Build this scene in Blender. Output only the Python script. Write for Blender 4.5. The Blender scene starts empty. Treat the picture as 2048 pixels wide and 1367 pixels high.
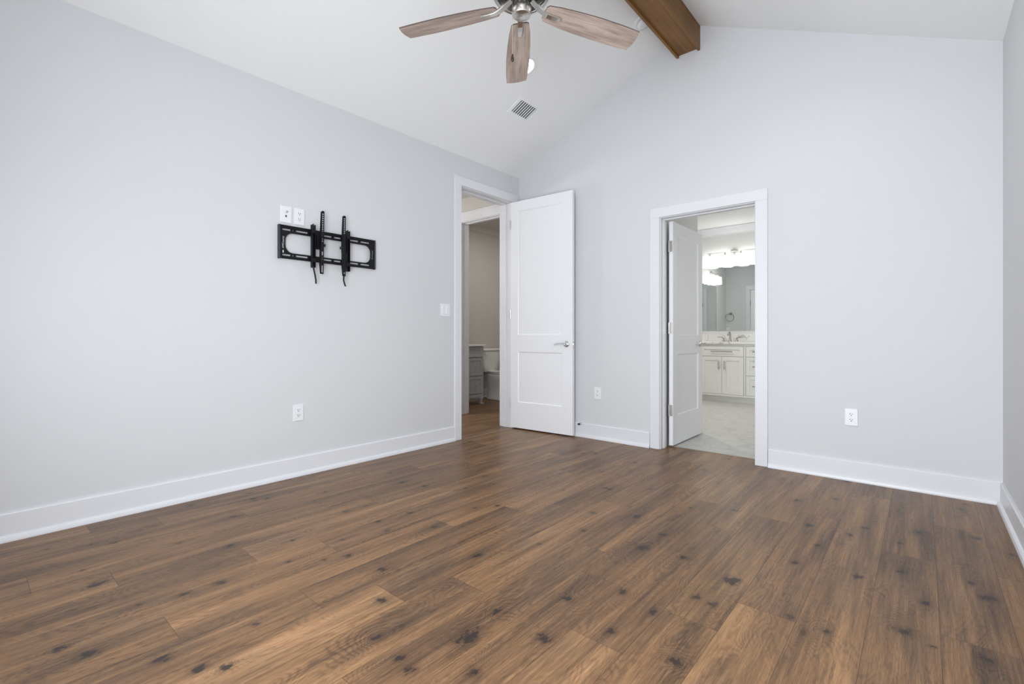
import bpy, bmesh, math, random
import numpy as np
from mathutils import Vector, Matrix
R = math.radians
random.seed(7)
scene = bpy.context.scene
col = scene.collection

# ------------------------------------------------------------------ camera
ALPHA = R(40.863)
cam_d = bpy.data.cameras.new('camera')
cam_d.sensor_width = 36.0
cam_d.lens = 36.0 * 949.0 / 2048.0
cam_d.shift_y = -12.5 / 2048.0
cam_d.clip_start = 0.02
cam = bpy.data.objects.new('camera', cam_d)
cam.location = (0, 0, 1.0)
cam.rotation_euler = (R(90), 0, ALPHA)
col.objects.link(cam)
scene.camera = cam

# ------------------------------------------------------------------ world, view, light
scene.view_settings.view_transform = 'Standard'
scene.view_settings.look = 'None'
scene.view_settings.exposure = 0.0
scene.view_settings.gamma = 1.0
scene.view_settings.use_curve_mapping = False
cy = scene.cycles
cy.max_bounces = 12
cy.diffuse_bounces = 8
cy.glossy_bounces = 6
cy.sample_clamp_indirect = 6.0
cy.caustics_reflective = False
cy.caustics_refractive = False
world = bpy.data.worlds.new('daylight')
scene.world = world
world.use_nodes = True
wn = world.node_tree.nodes['Background']
wn.inputs[0].default_value = (0.75, 0.86, 1.0, 1)
wn.inputs[1].default_value = 1.5


def area(name, loc, rot, sx, sy, power, color):
    l = bpy.data.lights.new(name, 'AREA')
    l.shape = 'RECTANGLE'
    l.size, l.size_y = sx, sy
    l.energy = power
    l.color = color
    o = bpy.data.objects.new(name, l)
    o.location = loc
    o.rotation_euler = rot
    col.objects.link(o)
    return o


# area lamps standing in for daylight at the unseen windows
P_FRONT, P_CAN, P_BATH, P_BATH_FILL = 132.0, 4.2, 17.0, 25.0
area('daylight_front_window', (-0.55, -0.385, 1.10), (R(90), 0, 0), 1.6, 1.9, P_FRONT, (0.895, 0.946, 1.0))  # tall unseen source, shaped to light the lower walls
area('left_wall_fill', (-2.35, -0.385, 1.10), (R(90), 0, 0), 0.80, 1.0, P_FRONT * 0.065, (0.895, 0.946, 1.0))  # low lamp added to brighten the left wall
area('bathroom_side_fill', (0.32, 6.2, 1.6), (0, R(90), 0), 1.0, 1.2, P_BATH, (1.0, 0.98, 0.95))  # added to brighten the bathroom, no window is seen there


# ------------------------------------------------------------------ helpers
def lin(r, g, b):
    f = lambda c: (c / 255.0) / 12.92 if c / 255.0 <= 0.04045 else ((c / 255.0 + 0.055) / 1.055) ** 2.4
    return (f(r), f(g), f(b), 1.0)


def newmat(name):
    m = bpy.data.materials.new(name)
    m.use_nodes = True
    nt = m.node_tree
    return m, nt, nt.nodes['Principled BSDF']


def N(nt, kind, **kw):
    n = nt.nodes.new(kind)
    for k, v in kw.items():
        if k.startswith('i_'):
            key = k[2:]
            n.inputs[int(key) if key.isdigit() else key.replace('_', ' ')].default_value = v
        else:
            setattr(n, k, v)
    return n


def math_n(nt, op, a, b=None, c=None, clamp=False):
    n = nt.nodes.new('ShaderNodeMath')
    n.operation = op
    n.use_clamp = clamp
    for i, v in enumerate((a, b, c)):
        if v is None:
            continue
        if isinstance(v, (int, float)):
            n.inputs[i].default_value = v
        else:
            nt.links.new(v, n.inputs[i])
    return n.outputs[0]


def simple(name, color, rough=0.5, metal=0.0, bump=0.0, bscale=200.0, spec=0.5, var=0.0, vscale=3.0):
    m, nt, p = newmat(name)
    p.inputs['Base Color'].default_value = color
    p.inputs['Roughness'].default_value = rough
    p.inputs['Metallic'].default_value = metal
    p.inputs['Specular IOR Level'].default_value = spec
    tc = N(nt, 'ShaderNodeTexCoord')
    if bump > 0:
        no = N(nt, 'ShaderNodeTexNoise', i_Scale=bscale, i_Detail=2.0)
        nt.links.new(tc.outputs['Object'], no.inputs['Vector'])
        b = N(nt, 'ShaderNodeBump', i_Strength=bump, i_Distance=0.002)
        nt.links.new(no.outputs['Fac'], b.inputs['Height'])
        nt.links.new(b.outputs['Normal'], p.inputs['Normal'])
    if var > 0:
        no = N(nt, 'ShaderNodeTexNoise', i_Scale=vscale, i_Detail=3.0)
        nt.links.new(tc.outputs['Object'], no.inputs['Vector'])
        hsv = N(nt, 'ShaderNodeHueSaturation')
        hsv.inputs['Color'].default_value = color
        v = math_n(nt, 'MULTIPLY_ADD', no.outputs['Fac'], var * 2, 1.0 - var)
        nt.links.new(v, hsv.inputs['Value'])
        nt.links.new(hsv.outputs['Color'], p.inputs['Base Color'])
    return m


def emis(name, color, strength):
    m, nt, p = newmat(name)
    p.inputs['Base Color'].default_value = (0.9, 0.9, 0.9, 1)
    p.inputs['Emission Color'].default_value = color
    p.inputs['Emission Strength'].default_value = strength
    return m


M = {}
M['wall'] = simple('wall_paint', (0.62, 0.63, 0.648, 1), 0.62, bump=0.12, bscale=260, spec=0.35)
M['hallwall'] = simple('hall_paint', (0.56, 0.545, 0.52, 1), 0.7, bump=0.12, bscale=260, spec=0.3)
M['bathwall'] = simple('bath_paint', (0.68, 0.685, 0.675, 1), 0.7, bump=0.1, bscale=260, spec=0.3)
M['ceil'] = simple('ceiling_paint', (0.80, 0.808, 0.805, 1), 0.8, bump=0.10, bscale=200, spec=0.2)
M['trim'] = simple('white_trim_paint', (0.70, 0.71, 0.735, 1), 0.35, spec=0.45)
M['door'] = simple('white_door_paint', (0.80, 0.81, 0.835, 1), 0.38, spec=0.45)
M['plastic'] = simple('white_plastic', (0.77, 0.78, 0.80, 1), 0.3)
M['slot'] = simple('socket_slot', (0.03, 0.03, 0.035, 1), 0.6)
M['nickel'] = simple('brushed_nickel', (0.66, 0.64, 0.61, 1), 0.28, 1.0)
M['chrome'] = simple('polished_chrome', (0.78, 0.78, 0.79, 1), 0.12, 1.0)
M['darkmetal'] = simple('dark_motor_metal', (0.05, 0.05, 0.052, 1), 0.5, 0.6)
M['black'] = simple('black_powder_coat', (0.006, 0.006, 0.007, 1), 0.5, spec=0.25)
M['blackplastic'] = simple('black_end_plastic', (0.028, 0.029, 0.045, 1), 0.5)
M['fabric'] = simple('black_webbing', (0.012, 0.012, 0.013, 1), 0.8)
M['print'] = simple('white_print', (0.55, 0.55, 0.56, 1), 0.6)
M['mirror'] = simple('mirror_silver', (0.80, 0.84, 0.83, 1), 0.015, 1.0)
M['porcelain'] = simple('porcelain', (0.74, 0.74, 0.72, 1), 0.15)
M['cab_white'] = simple('white_cabinet_paint', (0.74, 0.735, 0.71, 1), 0.4)
M['cab_grey'] = simple('grey_cabinet_paint', (0.37, 0.385, 0.395, 1), 0.45)
M['counter_white'] = simple('white_cultured_marble', (0.75, 0.75, 0.74, 1), 0.2)
M['pull'] = simple('satin_nickel_pull', (0.30, 0.29, 0.27, 1), 0.3, 1.0)
M['faucet'] = simple('dark_brushed_nickel', (0.36, 0.35, 0.33, 1), 0.3, 1.0)
M['shade'] = emis('lit_frosted_glass', (1.0, 0.985, 0.96, 1), 6.5)
M['canlens'] = emis('lit_led_lens', (1.0, 0.98, 0.95, 1), 14.0)
M['duct'] = simple('dark_duct', (0.03, 0.03, 0.03, 1), 0.9)
M['ventgrey'] = simple('vent_enamel', (0.80, 0.81, 0.82, 1), 0.4)
M['rubber'] = simple('black_rubber', (0.015, 0.015, 0.018, 1), 0.6)
M['threshold'] = simple('metal_strip', (0.42, 0.37, 0.30, 1), 0.4, 0.4)
M['glass'] = simple('window_glass', (1, 1, 1, 1), 0.0)
M['glass'].node_tree.nodes['Principled BSDF'].inputs['Transmission Weight'].default_value = 1.0
M['fob'] = simple('dark_walnut_fob', (0.028, 0.016, 0.010, 1), 0.35)
M['chain'] = simple('bead_chain', (0.70, 0.66, 0.58, 1), 0.3, 1.0)


def wood_simple(name, c0, c1, sl, sa, rough, knots=False):
    """streaky wood, grain along local X (sl small) or as scaled"""
    m, nt, p = newmat(name)
    tc = N(nt, 'ShaderNodeTexCoord')
    mp = N(nt, 'ShaderNodeMapping')
    mp.inputs['Scale'].default_value = sl
    nt.links.new(tc.outputs['Object'], mp.inputs['Vector'])
    n1 = N(nt, 'ShaderNodeTexNoise', i_Scale=1.0, i_Detail=5.0, i_Roughness=0.65, i_Distortion=0.6)
    nt.links.new(mp.outputs['Vector'], n1.inputs['Vector'])
    mp2 = N(nt, 'ShaderNodeMapping')
    mp2.inputs['Scale'].default_value = sa
    nt.links.new(tc.outputs['Object'], mp2.inputs['Vector'])
    n2 = N(nt, 'ShaderNodeTexNoise', i_Scale=1.0, i_Detail=2.0)
    nt.links.new(mp2.outputs['Vector'], n2.inputs['Vector'])
    v = math_n(nt, 'MULTIPLY_ADD', n2.outputs['Fac'], 0.45, math_n(nt, 'MULTIPLY', n1.outputs['Fac'], 0.55))
    cr = N(nt, 'ShaderNodeValToRGB')
    cr.color_ramp.elements[0].position = 0.34
    cr.color_ramp.elements[0].color = c0
    cr.color_ramp.elements[1].position = 0.66
    cr.color_ramp.elements[1].color = c1
    nt.links.new(v, cr.inputs['Fac'])
    nt.links.new(cr.outputs['Color'], p.inputs['Base Color'])
    p.inputs['Roughness'].default_value = rough
    b = N(nt, 'ShaderNodeBump', i_Strength=0.15, i_Distance=0.001)
    nt.links.new(n1.outputs['Fac'], b.inputs['Height'])
    nt.links.new(b.outputs['Normal'], p.inputs['Normal'])
    return m


M['blade'] = wood_simple('weathered_oak_blade', lin(128, 110, 100), lin(196, 178, 166), (9, 230, 40), (3.5, 30, 5), 0.5)
M['blade_edge'] = simple('dark_blade_edge', lin(78, 66, 60), 0.5)
M['beam'] = wood_simple('stained_beam_wood', lin(90, 58, 21), lin(142, 98, 40), (60, 1.5, 60), (5, 2.0, 5), 0.5)


def marble(name, base, vein, scale, rough, vw=0.022):
    m, nt, p = newmat(name)
    tc = N(nt, 'ShaderNodeTexCoord')
    n1 = N(nt, 'ShaderNodeTexNoise', i_Scale=scale, i_Detail=3.0, i_Roughness=0.45, i_Distortion=0.7)
    nt.links.new(tc.outputs['Object'], n1.inputs['Vector'])
    d = math_n(nt, 'ABSOLUTE', math_n(nt, 'SUBTRACT', n1.outputs['Fac'], 0.5))
    cr = N(nt, 'ShaderNodeValToRGB')
    cr.color_ramp.elements[0].position = 0.0
    cr.color_ramp.elements[0].color = vein
    cr.color_ramp.elements[1].position = vw
    cr.color_ramp.elements[1].color = base
    nt.links.new(d, cr.inputs['Fac'])
    nt.links.new(cr.outputs['Color'], p.inputs['Base Color'])
    p.inputs['Roughness'].default_value = rough
    return m


M['marble'] = marble('veined_quartz', (0.74, 0.74, 0.72, 1), (0.46, 0.46, 0.455, 1), 2.3, 0.2, 0.014)
M['tile'] = marble('hex_marble_tile', (0.54, 0.535, 0.51, 1), (0.465, 0.46, 0.445, 1), 4.0, 0.4, 0.03)
M['grout'] = simple('light_grout', (0.46, 0.455, 0.44, 1), 0.8)


def floor_material():
    m, nt, p = newmat('oak_laminate_planks')
    L = nt.links.new
    a = N(nt, 'ShaderNodeAttribute', attribute_name='pa')   # across, along, random
    b = N(nt, 'ShaderNodeAttribute', attribute_name='pb')   # knot distance, edge distance, tone
    sa = N(nt, 'ShaderNodeSeparateXYZ'); L(a.outputs['Vector'], sa.inputs[0])
    sb = N(nt, 'ShaderNodeSeparateXYZ'); L(b.outputs['Vector'], sb.inputs[0])
    off = N(nt, 'ShaderNodeCombineXYZ')
    L(math_n(nt, 'MULTIPLY', sa.outputs[2], 37.0), off.inputs[0])
    L(math_n(nt, 'MULTIPLY', sa.outputs[2], 91.0), off.inputs[1])
    L(math_n(nt, 'MULTIPLY', sa.outputs[2], 13.0), off.inputs[2])
    pos = N(nt, 'ShaderNodeCombineXYZ')
    L(sa.outputs[0], pos.inputs[0]); L(sa.outputs[1], pos.inputs[1])
    kd = sb.outputs[0]

    def noise(scale, detail=2.0, rough=0.5, dist=0.0):
        mp = N(nt, 'ShaderNodeVectorMath', operation='MULTIPLY')
        L(pos.outputs[0], mp.inputs[0]); mp.inputs[1].default_value = scale
        ad = N(nt, 'ShaderNodeVectorMath', operation='ADD')
        L(mp.outputs[0], ad.inputs[0]); L(off.outputs[0], ad.inputs[1])
        n = N(nt, 'ShaderNodeTexNoise', i_Scale=1.0, i_Detail=detail, i_Roughness=rough, i_Distortion=dist)
        L(ad.outputs[0], n.inputs['Vector'])
        return n.outputs['Fac']

    field = noise((6.0, 1.3, 1.0), 2.0, 0.45, 0.6)
    broad = noise((13.0, 0.9, 1.0), 3.0, 0.6, 0.4)
    mid = noise((70.0, 2.2, 1.0), 3.0, 0.6, 0.3)
    streak = noise((380.0, 7.0, 1.0), 3.0, 0.65)
    pore = noise((900.0, 30.0, 1.0), 1.0, 0.5)
    blot = noise((6.5, 1.6, 1.0), 3.0, 0.55)
    wob = noise((60.0, 30.0, 1.0), 3.0, 0.65)
    mask = noise((9.0, 2.5, 1.0), 2.0, 0.5)
    # growth rings: thin dark contours of a stretched field pulled round the knots
    kpull = math_n(nt, 'DIVIDE', 0.50, math_n(nt, 'MULTIPLY_ADD', kd, 0.8, 1.4))
    h = math_n(nt, 'ADD', field, kpull)
    h = math_n(nt, 'MULTIPLY_ADD', wob, 0.030, h)
    ring = math_n(nt, 'SINE', math_n(nt, 'MULTIPLY', h, 230.0))
    ring = math_n(nt, 'POWER', math_n(nt, 'MULTIPLY_ADD', ring, 0.5, 0.5), 2.2)
    rm = N(nt, 'ShaderNodeMapRange', interpolation_type='SMOOTHSTEP')
    rm.inputs['From Min'].default_value = 0.40; rm.inputs['From Max'].default_value = 0.62
    L(mask, rm.inputs['Value'])
    ring = math_n(nt, 'MULTIPLY', ring, math_n(nt, 'MULTIPLY_ADD', rm.outputs[0], 0.75, 0.25))
    v = math_n(nt, 'MULTIPLY', broad, 0.50)
    v = math_n(nt, 'MULTIPLY_ADD', mid, 0.30, v)
    v = math_n(nt, 'MULTIPLY_ADD', ring, -0.088, v)
    v = math_n(nt, 'MULTIPLY_ADD', streak, 0.38, v)
    v = math_n(nt, 'MULTIPLY_ADD', pore, 0.26, v)
    v = math_n(nt, 'ADD', v, math_n(nt, 'MULTIPLY_ADD', sb.outputs[2], 0.09, -0.208))
    cr = N(nt, 'ShaderNodeValToRGB')
    e = cr.color_ramp.elements
    e[0].position = 0.30; e[0].color = lin(66, 50, 38)
    e[1].position = 0.76; e[1].color = lin(165, 127, 90)
    x = e.new(0.45); x.color = lin(100, 75, 53)
    x = e.new(0.58); x.color = lin(129, 97, 67)
    L(v, cr.inputs['Fac'])
    # grey-brown mineral smudges
    sm = N(nt, 'ShaderNodeMapRange', interpolation_type='SMOOTHSTEP')
    sm.inputs['From Min'].default_value = 0.47; sm.inputs['From Max'].default_value = 0.68
    L(blot, sm.inputs['Value'])
    mx = N(nt, 'ShaderNodeMix', data_type='RGBA', blend_type='MULTIPLY')
    L(math_n(nt, 'MULTIPLY', sm.outputs[0], 0.62), mx.inputs[0])
    L(cr.outputs['Color'], mx.inputs[6]); mx.inputs[7].default_value = (0.62, 0.66, 0.76, 1)
    # smoky tail, halo and core of each knot
    c2 = N(nt, 'ShaderNodeAttribute', attribute_name='pc')
    tl = N(nt, 'ShaderNodeMapRange', interpolation_type='SMOOTHSTEP')
    tl.inputs['From Min'].default_value = 2.4; tl.inputs['From Max'].default_value = 0.5
    L(math_n(nt, 'MULTIPLY_ADD', mid, 1.6, math_n(nt, 'SUBTRACT', c2.outputs['Fac'], 0.8)), tl.inputs['Value'])
    mt = N(nt, 'ShaderNodeMix', data_type='RGBA', blend_type='MULTIPLY')
    L(math_n(nt, 'MULTIPLY', tl.outputs[0], 0.42), mt.inputs[0])
    L(mx.outputs[2], mt.inputs[6]); mt.inputs[7].default_value = (0.55, 0.58, 0.66, 1)
    kn = math_n(nt, 'MULTIPLY_ADD', wob, 3.2, math_n(nt, 'SUBTRACT', kd, 1.6))
    halo = N(nt, 'ShaderNodeMapRange', interpolation_type='SMOOTHSTEP')
    halo.inputs['From Min'].default_value = 2.2; halo.inputs['From Max'].default_value = 0.6
    L(kn, halo.inputs['Value'])
    mh = N(nt, 'ShaderNodeMix', data_type='RGBA', blend_type='MULTIPLY')
    L(math_n(nt, 'MULTIPLY', halo.outputs[0], 0.6), mh.inputs[0])
    L(mt.outputs[2], mh.inputs[6]); mh.inputs[7].default_value = (0.45, 0.45, 0.50, 1)
    core = N(nt, 'ShaderNodeMapRange', interpolation_type='SMOOTHSTEP')
    core.inputs['From Min'].default_value = 1.05; core.inputs['From Max'].default_value = 0.55
    L(kn, core.inputs['Value'])
    mc = N(nt, 'ShaderNodeMix', data_type='RGBA')
    L(math_n(nt, 'MULTIPLY', core.outputs[0], 0.86), mc.inputs[0])
    L(mh.outputs[2], mc.inputs[6]); mc.inputs[7].default_value = lin(38, 32, 31)
    # bevelled joint between planks
    gr = N(nt, 'ShaderNodeMapRange')
    gr.inputs['From Min'].default_value = 0.0004; gr.inputs['From Max'].default_value = 0.0014
    gr.inputs['To Min'].default_value = 0.72; gr.inputs['To Max'].default_value = 0.0
    L(sb.outputs[1], gr.inputs['Value'])
    mg = N(nt, 'ShaderNodeMix', data_type='RGBA')
    L(gr.outputs[0], mg.inputs[0]); L(mc.outputs[2], mg.inputs[6]); mg.inputs[7].default_value = lin(48, 34, 25)
    L(mg.outputs[2], p.inputs['Base Color'])
    L(math_n(nt, 'MULTIPLY_ADD', streak, 0.14, 0.30), p.inputs['Roughness'])
    p.inputs['Specular IOR Level'].default_value = 0.28
    bp = N(nt, 'ShaderNodeBump', i_Strength=0.22, i_Distance=0.0012)
    L(math_n(nt, 'ADD', streak, math_n(nt, 'MULTIPLY', gr.outputs[0], -1.6)), bp.inputs['Height'])
    L(bp.outputs['Normal'], p.inputs['Normal'])
    return m


M['floor'] = floor_material()


class MB:
    """collects solids into one mesh"""
    def __init__(self):
        self.bm = bmesh.new()

    def _faces(self, verts, mi):
        for f in {f for v in verts for f in v.link_faces}:
            f.material_index = mi

    def box(self, x0, y0, z0, x1, y1, z1, bev=0.0, mi=0, seg=1):
        r = bmesh.ops.create_cube(self.bm, size=1.0)
        vs = r['verts']
        c = Vector(((x0 + x1) / 2, (y0 + y1) / 2, (z0 + z1) / 2))
        s = Vector((abs(x1 - x0), abs(y1 - y0), abs(z1 - z0)))
        for v in vs:
            v.co = Vector((v.co.x * s.x, v.co.y * s.y, v.co.z * s.z)) + c
        self._faces(vs, mi)
        if bev > 0:
            es = list({e for v in vs for e in v.link_edges})
            bmesh.ops.bevel(self.bm, geom=es, offset=bev, segments=seg, profile=0.5, affect='EDGES')
        return self

    def prism(self, poly, axis, a, b, mi=0):
        """poly: list of 2-D points in the two remaining axes (order x,y / x,z / y,z)"""
        def P(p, t):
            return {'x': (t, p[0], p[1]), 'y': (p[0], t, p[1]), 'z': (p[0], p[1], t)}[axis]
        v0 = [self.bm.verts.new(P(p, a)) for p in poly]
        v1 = [self.bm.verts.new(P(p, b)) for p in poly]
        fs = [self.bm.faces.new(v0), self.bm.faces.new(v1[::-1])]
        n = len(poly)
        for i in range(n):
            fs.append(self.bm.faces.new((v0[i], v1[i], v1[(i + 1) % n], v0[(i + 1) % n])))
        for f in fs:
            f.material_index = mi
        bmesh.ops.recalc_face_normals(self.bm, faces=fs)
        return self

    def cyl(self, p0, p1, r0, r1=None, seg=20, mi=0, cap=True):
        p0, p1 = Vector(p0), Vector(p1)
        r1 = r0 if r1 is None else r1
        d = p1 - p0
        q = d.to_track_quat('Z', 'Y').to_matrix().to_4x4()
        mtx = Matrix.Translation((p0 + p1) / 2) @ q
        r = bmesh.ops.create_cone(self.bm, cap_ends=cap, segments=seg, radius1=r0, radius2=r1, depth=d.length, matrix=mtx)
        self._faces(r['verts'], mi)
        return self

    def lathe(self, prof, mtx=None, seg=32, mi=0):
        mtx = mtx or Matrix()
        rings = []
        for (r, z) in prof:
            if r < 1e-6:
                rings.append([self.bm.verts.new(mtx @ Vector((0, 0, z)))])
            else:
                rings.append([self.bm.verts.new(mtx @ Vector((r * math.cos(2 * math.pi * i / seg), r * math.sin(2 * math.pi * i / seg), z))) for i in range(seg)])
        fs = []
        for A, B in zip(rings, rings[1:]):
            for i in range(seg):
                j = (i + 1) % seg
                if len(A) == 1 and len(B) == 1:
                    continue
                if len(A) == 1:
                    fs.append(self.bm.faces.new((A[0], B[i], B[j])))
                elif len(B) == 1:
                    fs.append(self.bm.faces.new((A[i], B[0], A[j])))
                else:
                    fs.append(self.bm.faces.new((A[i], B[i], B[j], A[j])))
        for f in fs:
            f.material_index = mi
            f.smooth = True
        bmesh.ops.recalc_face_normals(self.bm, faces=fs)
        return self

    def sweep(self, pts, size, seg=None, mi=0, up=(0, 0, 1), caps=True):
        """size: radius (seg sides) or list of (w,h) rectangles along the path"""
        pts = [Vector(p) for p in pts]
        rings = []
        up = Vector(up)
        for i, p in enumerate(pts):
            t = (pts[min(i + 1, len(pts) - 1)] - pts[max(i - 1, 0)]).normalized()
            s = t.cross(up)
            if s.length < 1e-4:
                s = t.cross(Vector((1, 0, 0)))
            s.normalize()
            n = s.cross(t).normalized()
            sz = size[i] if isinstance(size, (list, tuple)) else size
            if isinstance(sz, (list, tuple)):
                w, h = sz[0] / 2, sz[1] / 2
                ring = [p + s * w + n * h, p - s * w + n * h, p - s * w - n * h, p + s * w - n * h]
            else:
                k = seg or 10
                ring = [p + s * sz * math.cos(2 * math.pi * q / k) + n * sz * math.sin(2 * math.pi * q / k) for q in range(k)]
            rings.append([self.bm.verts.new(v) for v in ring])
        fs = []
        k = len(rings[0])
        for A, B in zip(rings, rings[1:]):
            for i in range(k):
                f = self.bm.faces.new((A[i], A[(i + 1) % k], B[(i + 1) % k], B[i]))
                f.smooth = k > 4
                fs.append(f)
        if caps:
            fs.append(self.bm.faces.new(rings[0][::-1]))
            fs.append(self.bm.faces.new(rings[-1]))
        for f in fs:
            f.material_index = mi
        bmesh.ops.recalc_face_normals(self.bm, faces=fs)
        return self

    def bevel_all(self, off, seg=1, angle=0.6):
        es = [e for e in self.bm.edges if len(e.link_faces) == 2 and e.calc_face_angle(0) > angle]
        bmesh.ops.bevel(self.bm, geom=es, offset=off, segments=seg, profile=0.5, affect='EDGES')
        return self

    def build(self, name, mats, parent=None, origin=None):
        me = bpy.data.meshes.new(name)
        if origin is None:
            if parent is None:
                xs = [v.co for v in self.bm.verts]
                origin = Vector((sum(v.x for v in xs) / len(xs), sum(v.y for v in xs) / len(xs), min(v.z for v in xs)))
            else:
                origin = ORIG.get(parent.name, Vector((0, 0, 0)))
        origin = Vector(origin)
        for v in self.bm.verts:
            v.co -= origin
        self.bm.to_mesh(me)
        self.bm.free()
        for m in (mats if isinstance(mats, (list, tuple)) else [mats]):
            me.materials.append(m)
        o = bpy.data.objects.new(name, me)
        col.objects.link(o)
        if parent is not None:
            o.parent = parent
            ORIG[o.name] = origin
        else:
            o.location = origin
            ORIG[o.name] = origin
        return o


ORIG = {}


def tag(o, label=None, cat=None, group=None, kind=None):
    if label: o['label'] = label
    if cat: o['category'] = cat
    if group: o['group'] = group
    if kind: o['kind'] = kind
    return o


def thing(name, label, cat, loc, rz=0.0, group=None, kind=None, local=False):
    o = bpy.data.objects.new(name, None)
    o.empty_display_size = 0.05
    o.location = loc
    o.rotation_euler = (0, 0, rz)
    col.objects.link(o)
    ORIG[o.name] = Vector((0, 0, 0)) if (local or rz) else Vector(loc)
    return tag(o, label, cat, group, kind)


def dup(root, loc, rz=None, label=None, group=None):
    r = root.copy(); col.objects.link(r); r.location = loc
    if rz is not None: r.rotation_euler = (0, 0, rz)
    if label: r['label'] = label
    if group: r['group'] = group
    for ch in list(root.children):
        c = ch.copy(); col.objects.link(c); c.parent = r
        for g in ch.children:
            d = g.copy(); col.objects.link(d); d.parent = c
    return r


def struct(mb, name, mat, label, cat):
    o = mb.build(name, mat)
    return tag(o, label, cat, None, 'structure')


# ------------------------------------------------------------------ room dimensions
XL, XR, YB, YF = -3.38, 0.36, 4.02, -0.42
HW, SL, XM = 2.74, 0.4786, -1.51
ZR = HW + SL * (XM - XL)
TL, TB = 0.165, 0.13
def roof(x):
    return HW + SL * (x - XL) if x < XM else ZR - (ZR - HW) * (x - XM) / (XR - XM)

# ------------------------------------------------------------------ floors
PW, PX, PL = 0.190, 0.235, 1.215
JOINT = {-1: 2.807, 0: 2.141, 1: 2.803, 2: 2.476, 3: 1.9, 4: 1.67, 5: 1.356, 6: 1.719, 7: 1.94, 8: 1.327, 9: 1.086, 10: 0.863, 11: 0.467,
         12: 1.138, 13: 0.855, 14: 0.406, 15: 0.171, 16: 1.032, 17: 0.693, 18: 0.423}
KNOTS = [(-3.108, 0.254, 0.011), (-3.001, 0.399, 0.011), (-2.955, 0.475, 0.011), (-2.512, 0.349, 0.023), (-2.163, 0.558, 0.016), (-2.155, 0.681, 0.016), (-2.206, 0.427, 0.011), (-2.083, 0.204, 0.016), (-1.984, 0.255, 0.023), (-1.778, 0.403, 0.023), (-1.652, 0.461, 0.016), (-1.592, 0.52, 0.016), (-1.748, 0.66, 0.011), (-1.751, 1.175, 0.016), (-1.977, 1.142, 0.016), (-2.024, 1.053, 0.011), (-2.123, 0.943, 0.011), (-2.33, 1.053, 0.011), (-2.5, 0.832, 0.016), (-2.717, 0.68, 0.011), (-2.882, 0.978, 0.016), (-3.263, 0.879, 0.016), (-3.239, 1.194, 0.011), (-2.901, 1.519, 0.011), (-2.48, 1.425, 0.016), (-2.475, 1.55, 0.011), (-2.219, 1.458, 0.016), (-2.08, 1.426, 0.011), (-1.933, 1.617, 0.016), (-2.508, 2.013, 0.016), (-1.544, 1.036, 0.023), (-1.367, 0.898, 0.016), (-1.144, 1.096, 0.032), (-1.163, 0.877, 0.016), (-1.227, 0.887, 0.016), (-1.109, 0.993, 0.011), (-1.01, 0.988, 0.023), (-1.166, 1.267, 0.016), (-1.533, 1.532, 0.016), (-1.896, 2.061, 0.011), (-2.94, 2.037, 0.011), (-2.883, 2.649, 0.011), (-2.19, 1.65, 0.011), (-2.153, 1.217, 0.011), (-2.709, 0.332, 0.011), (-1.968, 1.946, 0.011), (-0.577, 3.315, 0.016), (-0.815, 2.891, 0.016), (-1.019, 2.766, 0.011), (-0.986, 2.303, 0.016), (-0.996, 2.098, 0.023), (-1.341, 2.934, 0.016), (-1.319, 2.085, 0.016), (-1.407, 2.328, 0.016), (-1.195, 2.438, 0.023), (-1.391, 1.81, 0.011), (-1.02, 1.506, 0.023), (-0.889, 1.685, 0.016), (-0.737, 1.634, 0.016), (-0.797, 1.432, 0.016), (-0.947, 1.259, 0.023), (-0.811, 2.125, 0.023), (-0.589, 2.056, 0.032), (-0.588, 1.824, 0.016), (-0.656, 1.832, 0.016), (-0.576, 1.428, 0.023), (-0.427, 2.4, 0.016), (-0.456, 2.917, 0.016), (-0.376, 2.669, 0.016), (-0.402, 3.496, 0.016), (-0.228, 3.07, 0.016), (-0.278, 2.917, 0.011), (-0.202, 2.432, 0.016), (-0.066, 2.605, 0.016), (-0.012, 3.175, 0.023), (-0.084, 2.958, 0.011), (0.009, 2.358, 0.016), (-0.046, 2.082, 0.023), (0.023, 2.039, 0.011), (-0.247, 1.907, 0.016), (-0.301, 1.856, 0.011), (-0.347, 1.925, 0.011), (0.19, 2.559, 0.023), (0.199, 3.279, 0.016), (0.148, 2.668, 0.011), (0.15, 2.064, 0.016), (0.313, 3.129, 0.011), (0.172, 3.771, 0.011), (-1.044, 3.365, 0.011), (-1.226, 3.604, 0.011), (-1.786, 3.077, 0.011), (-1.759, 2.54, 0.011)]


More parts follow.
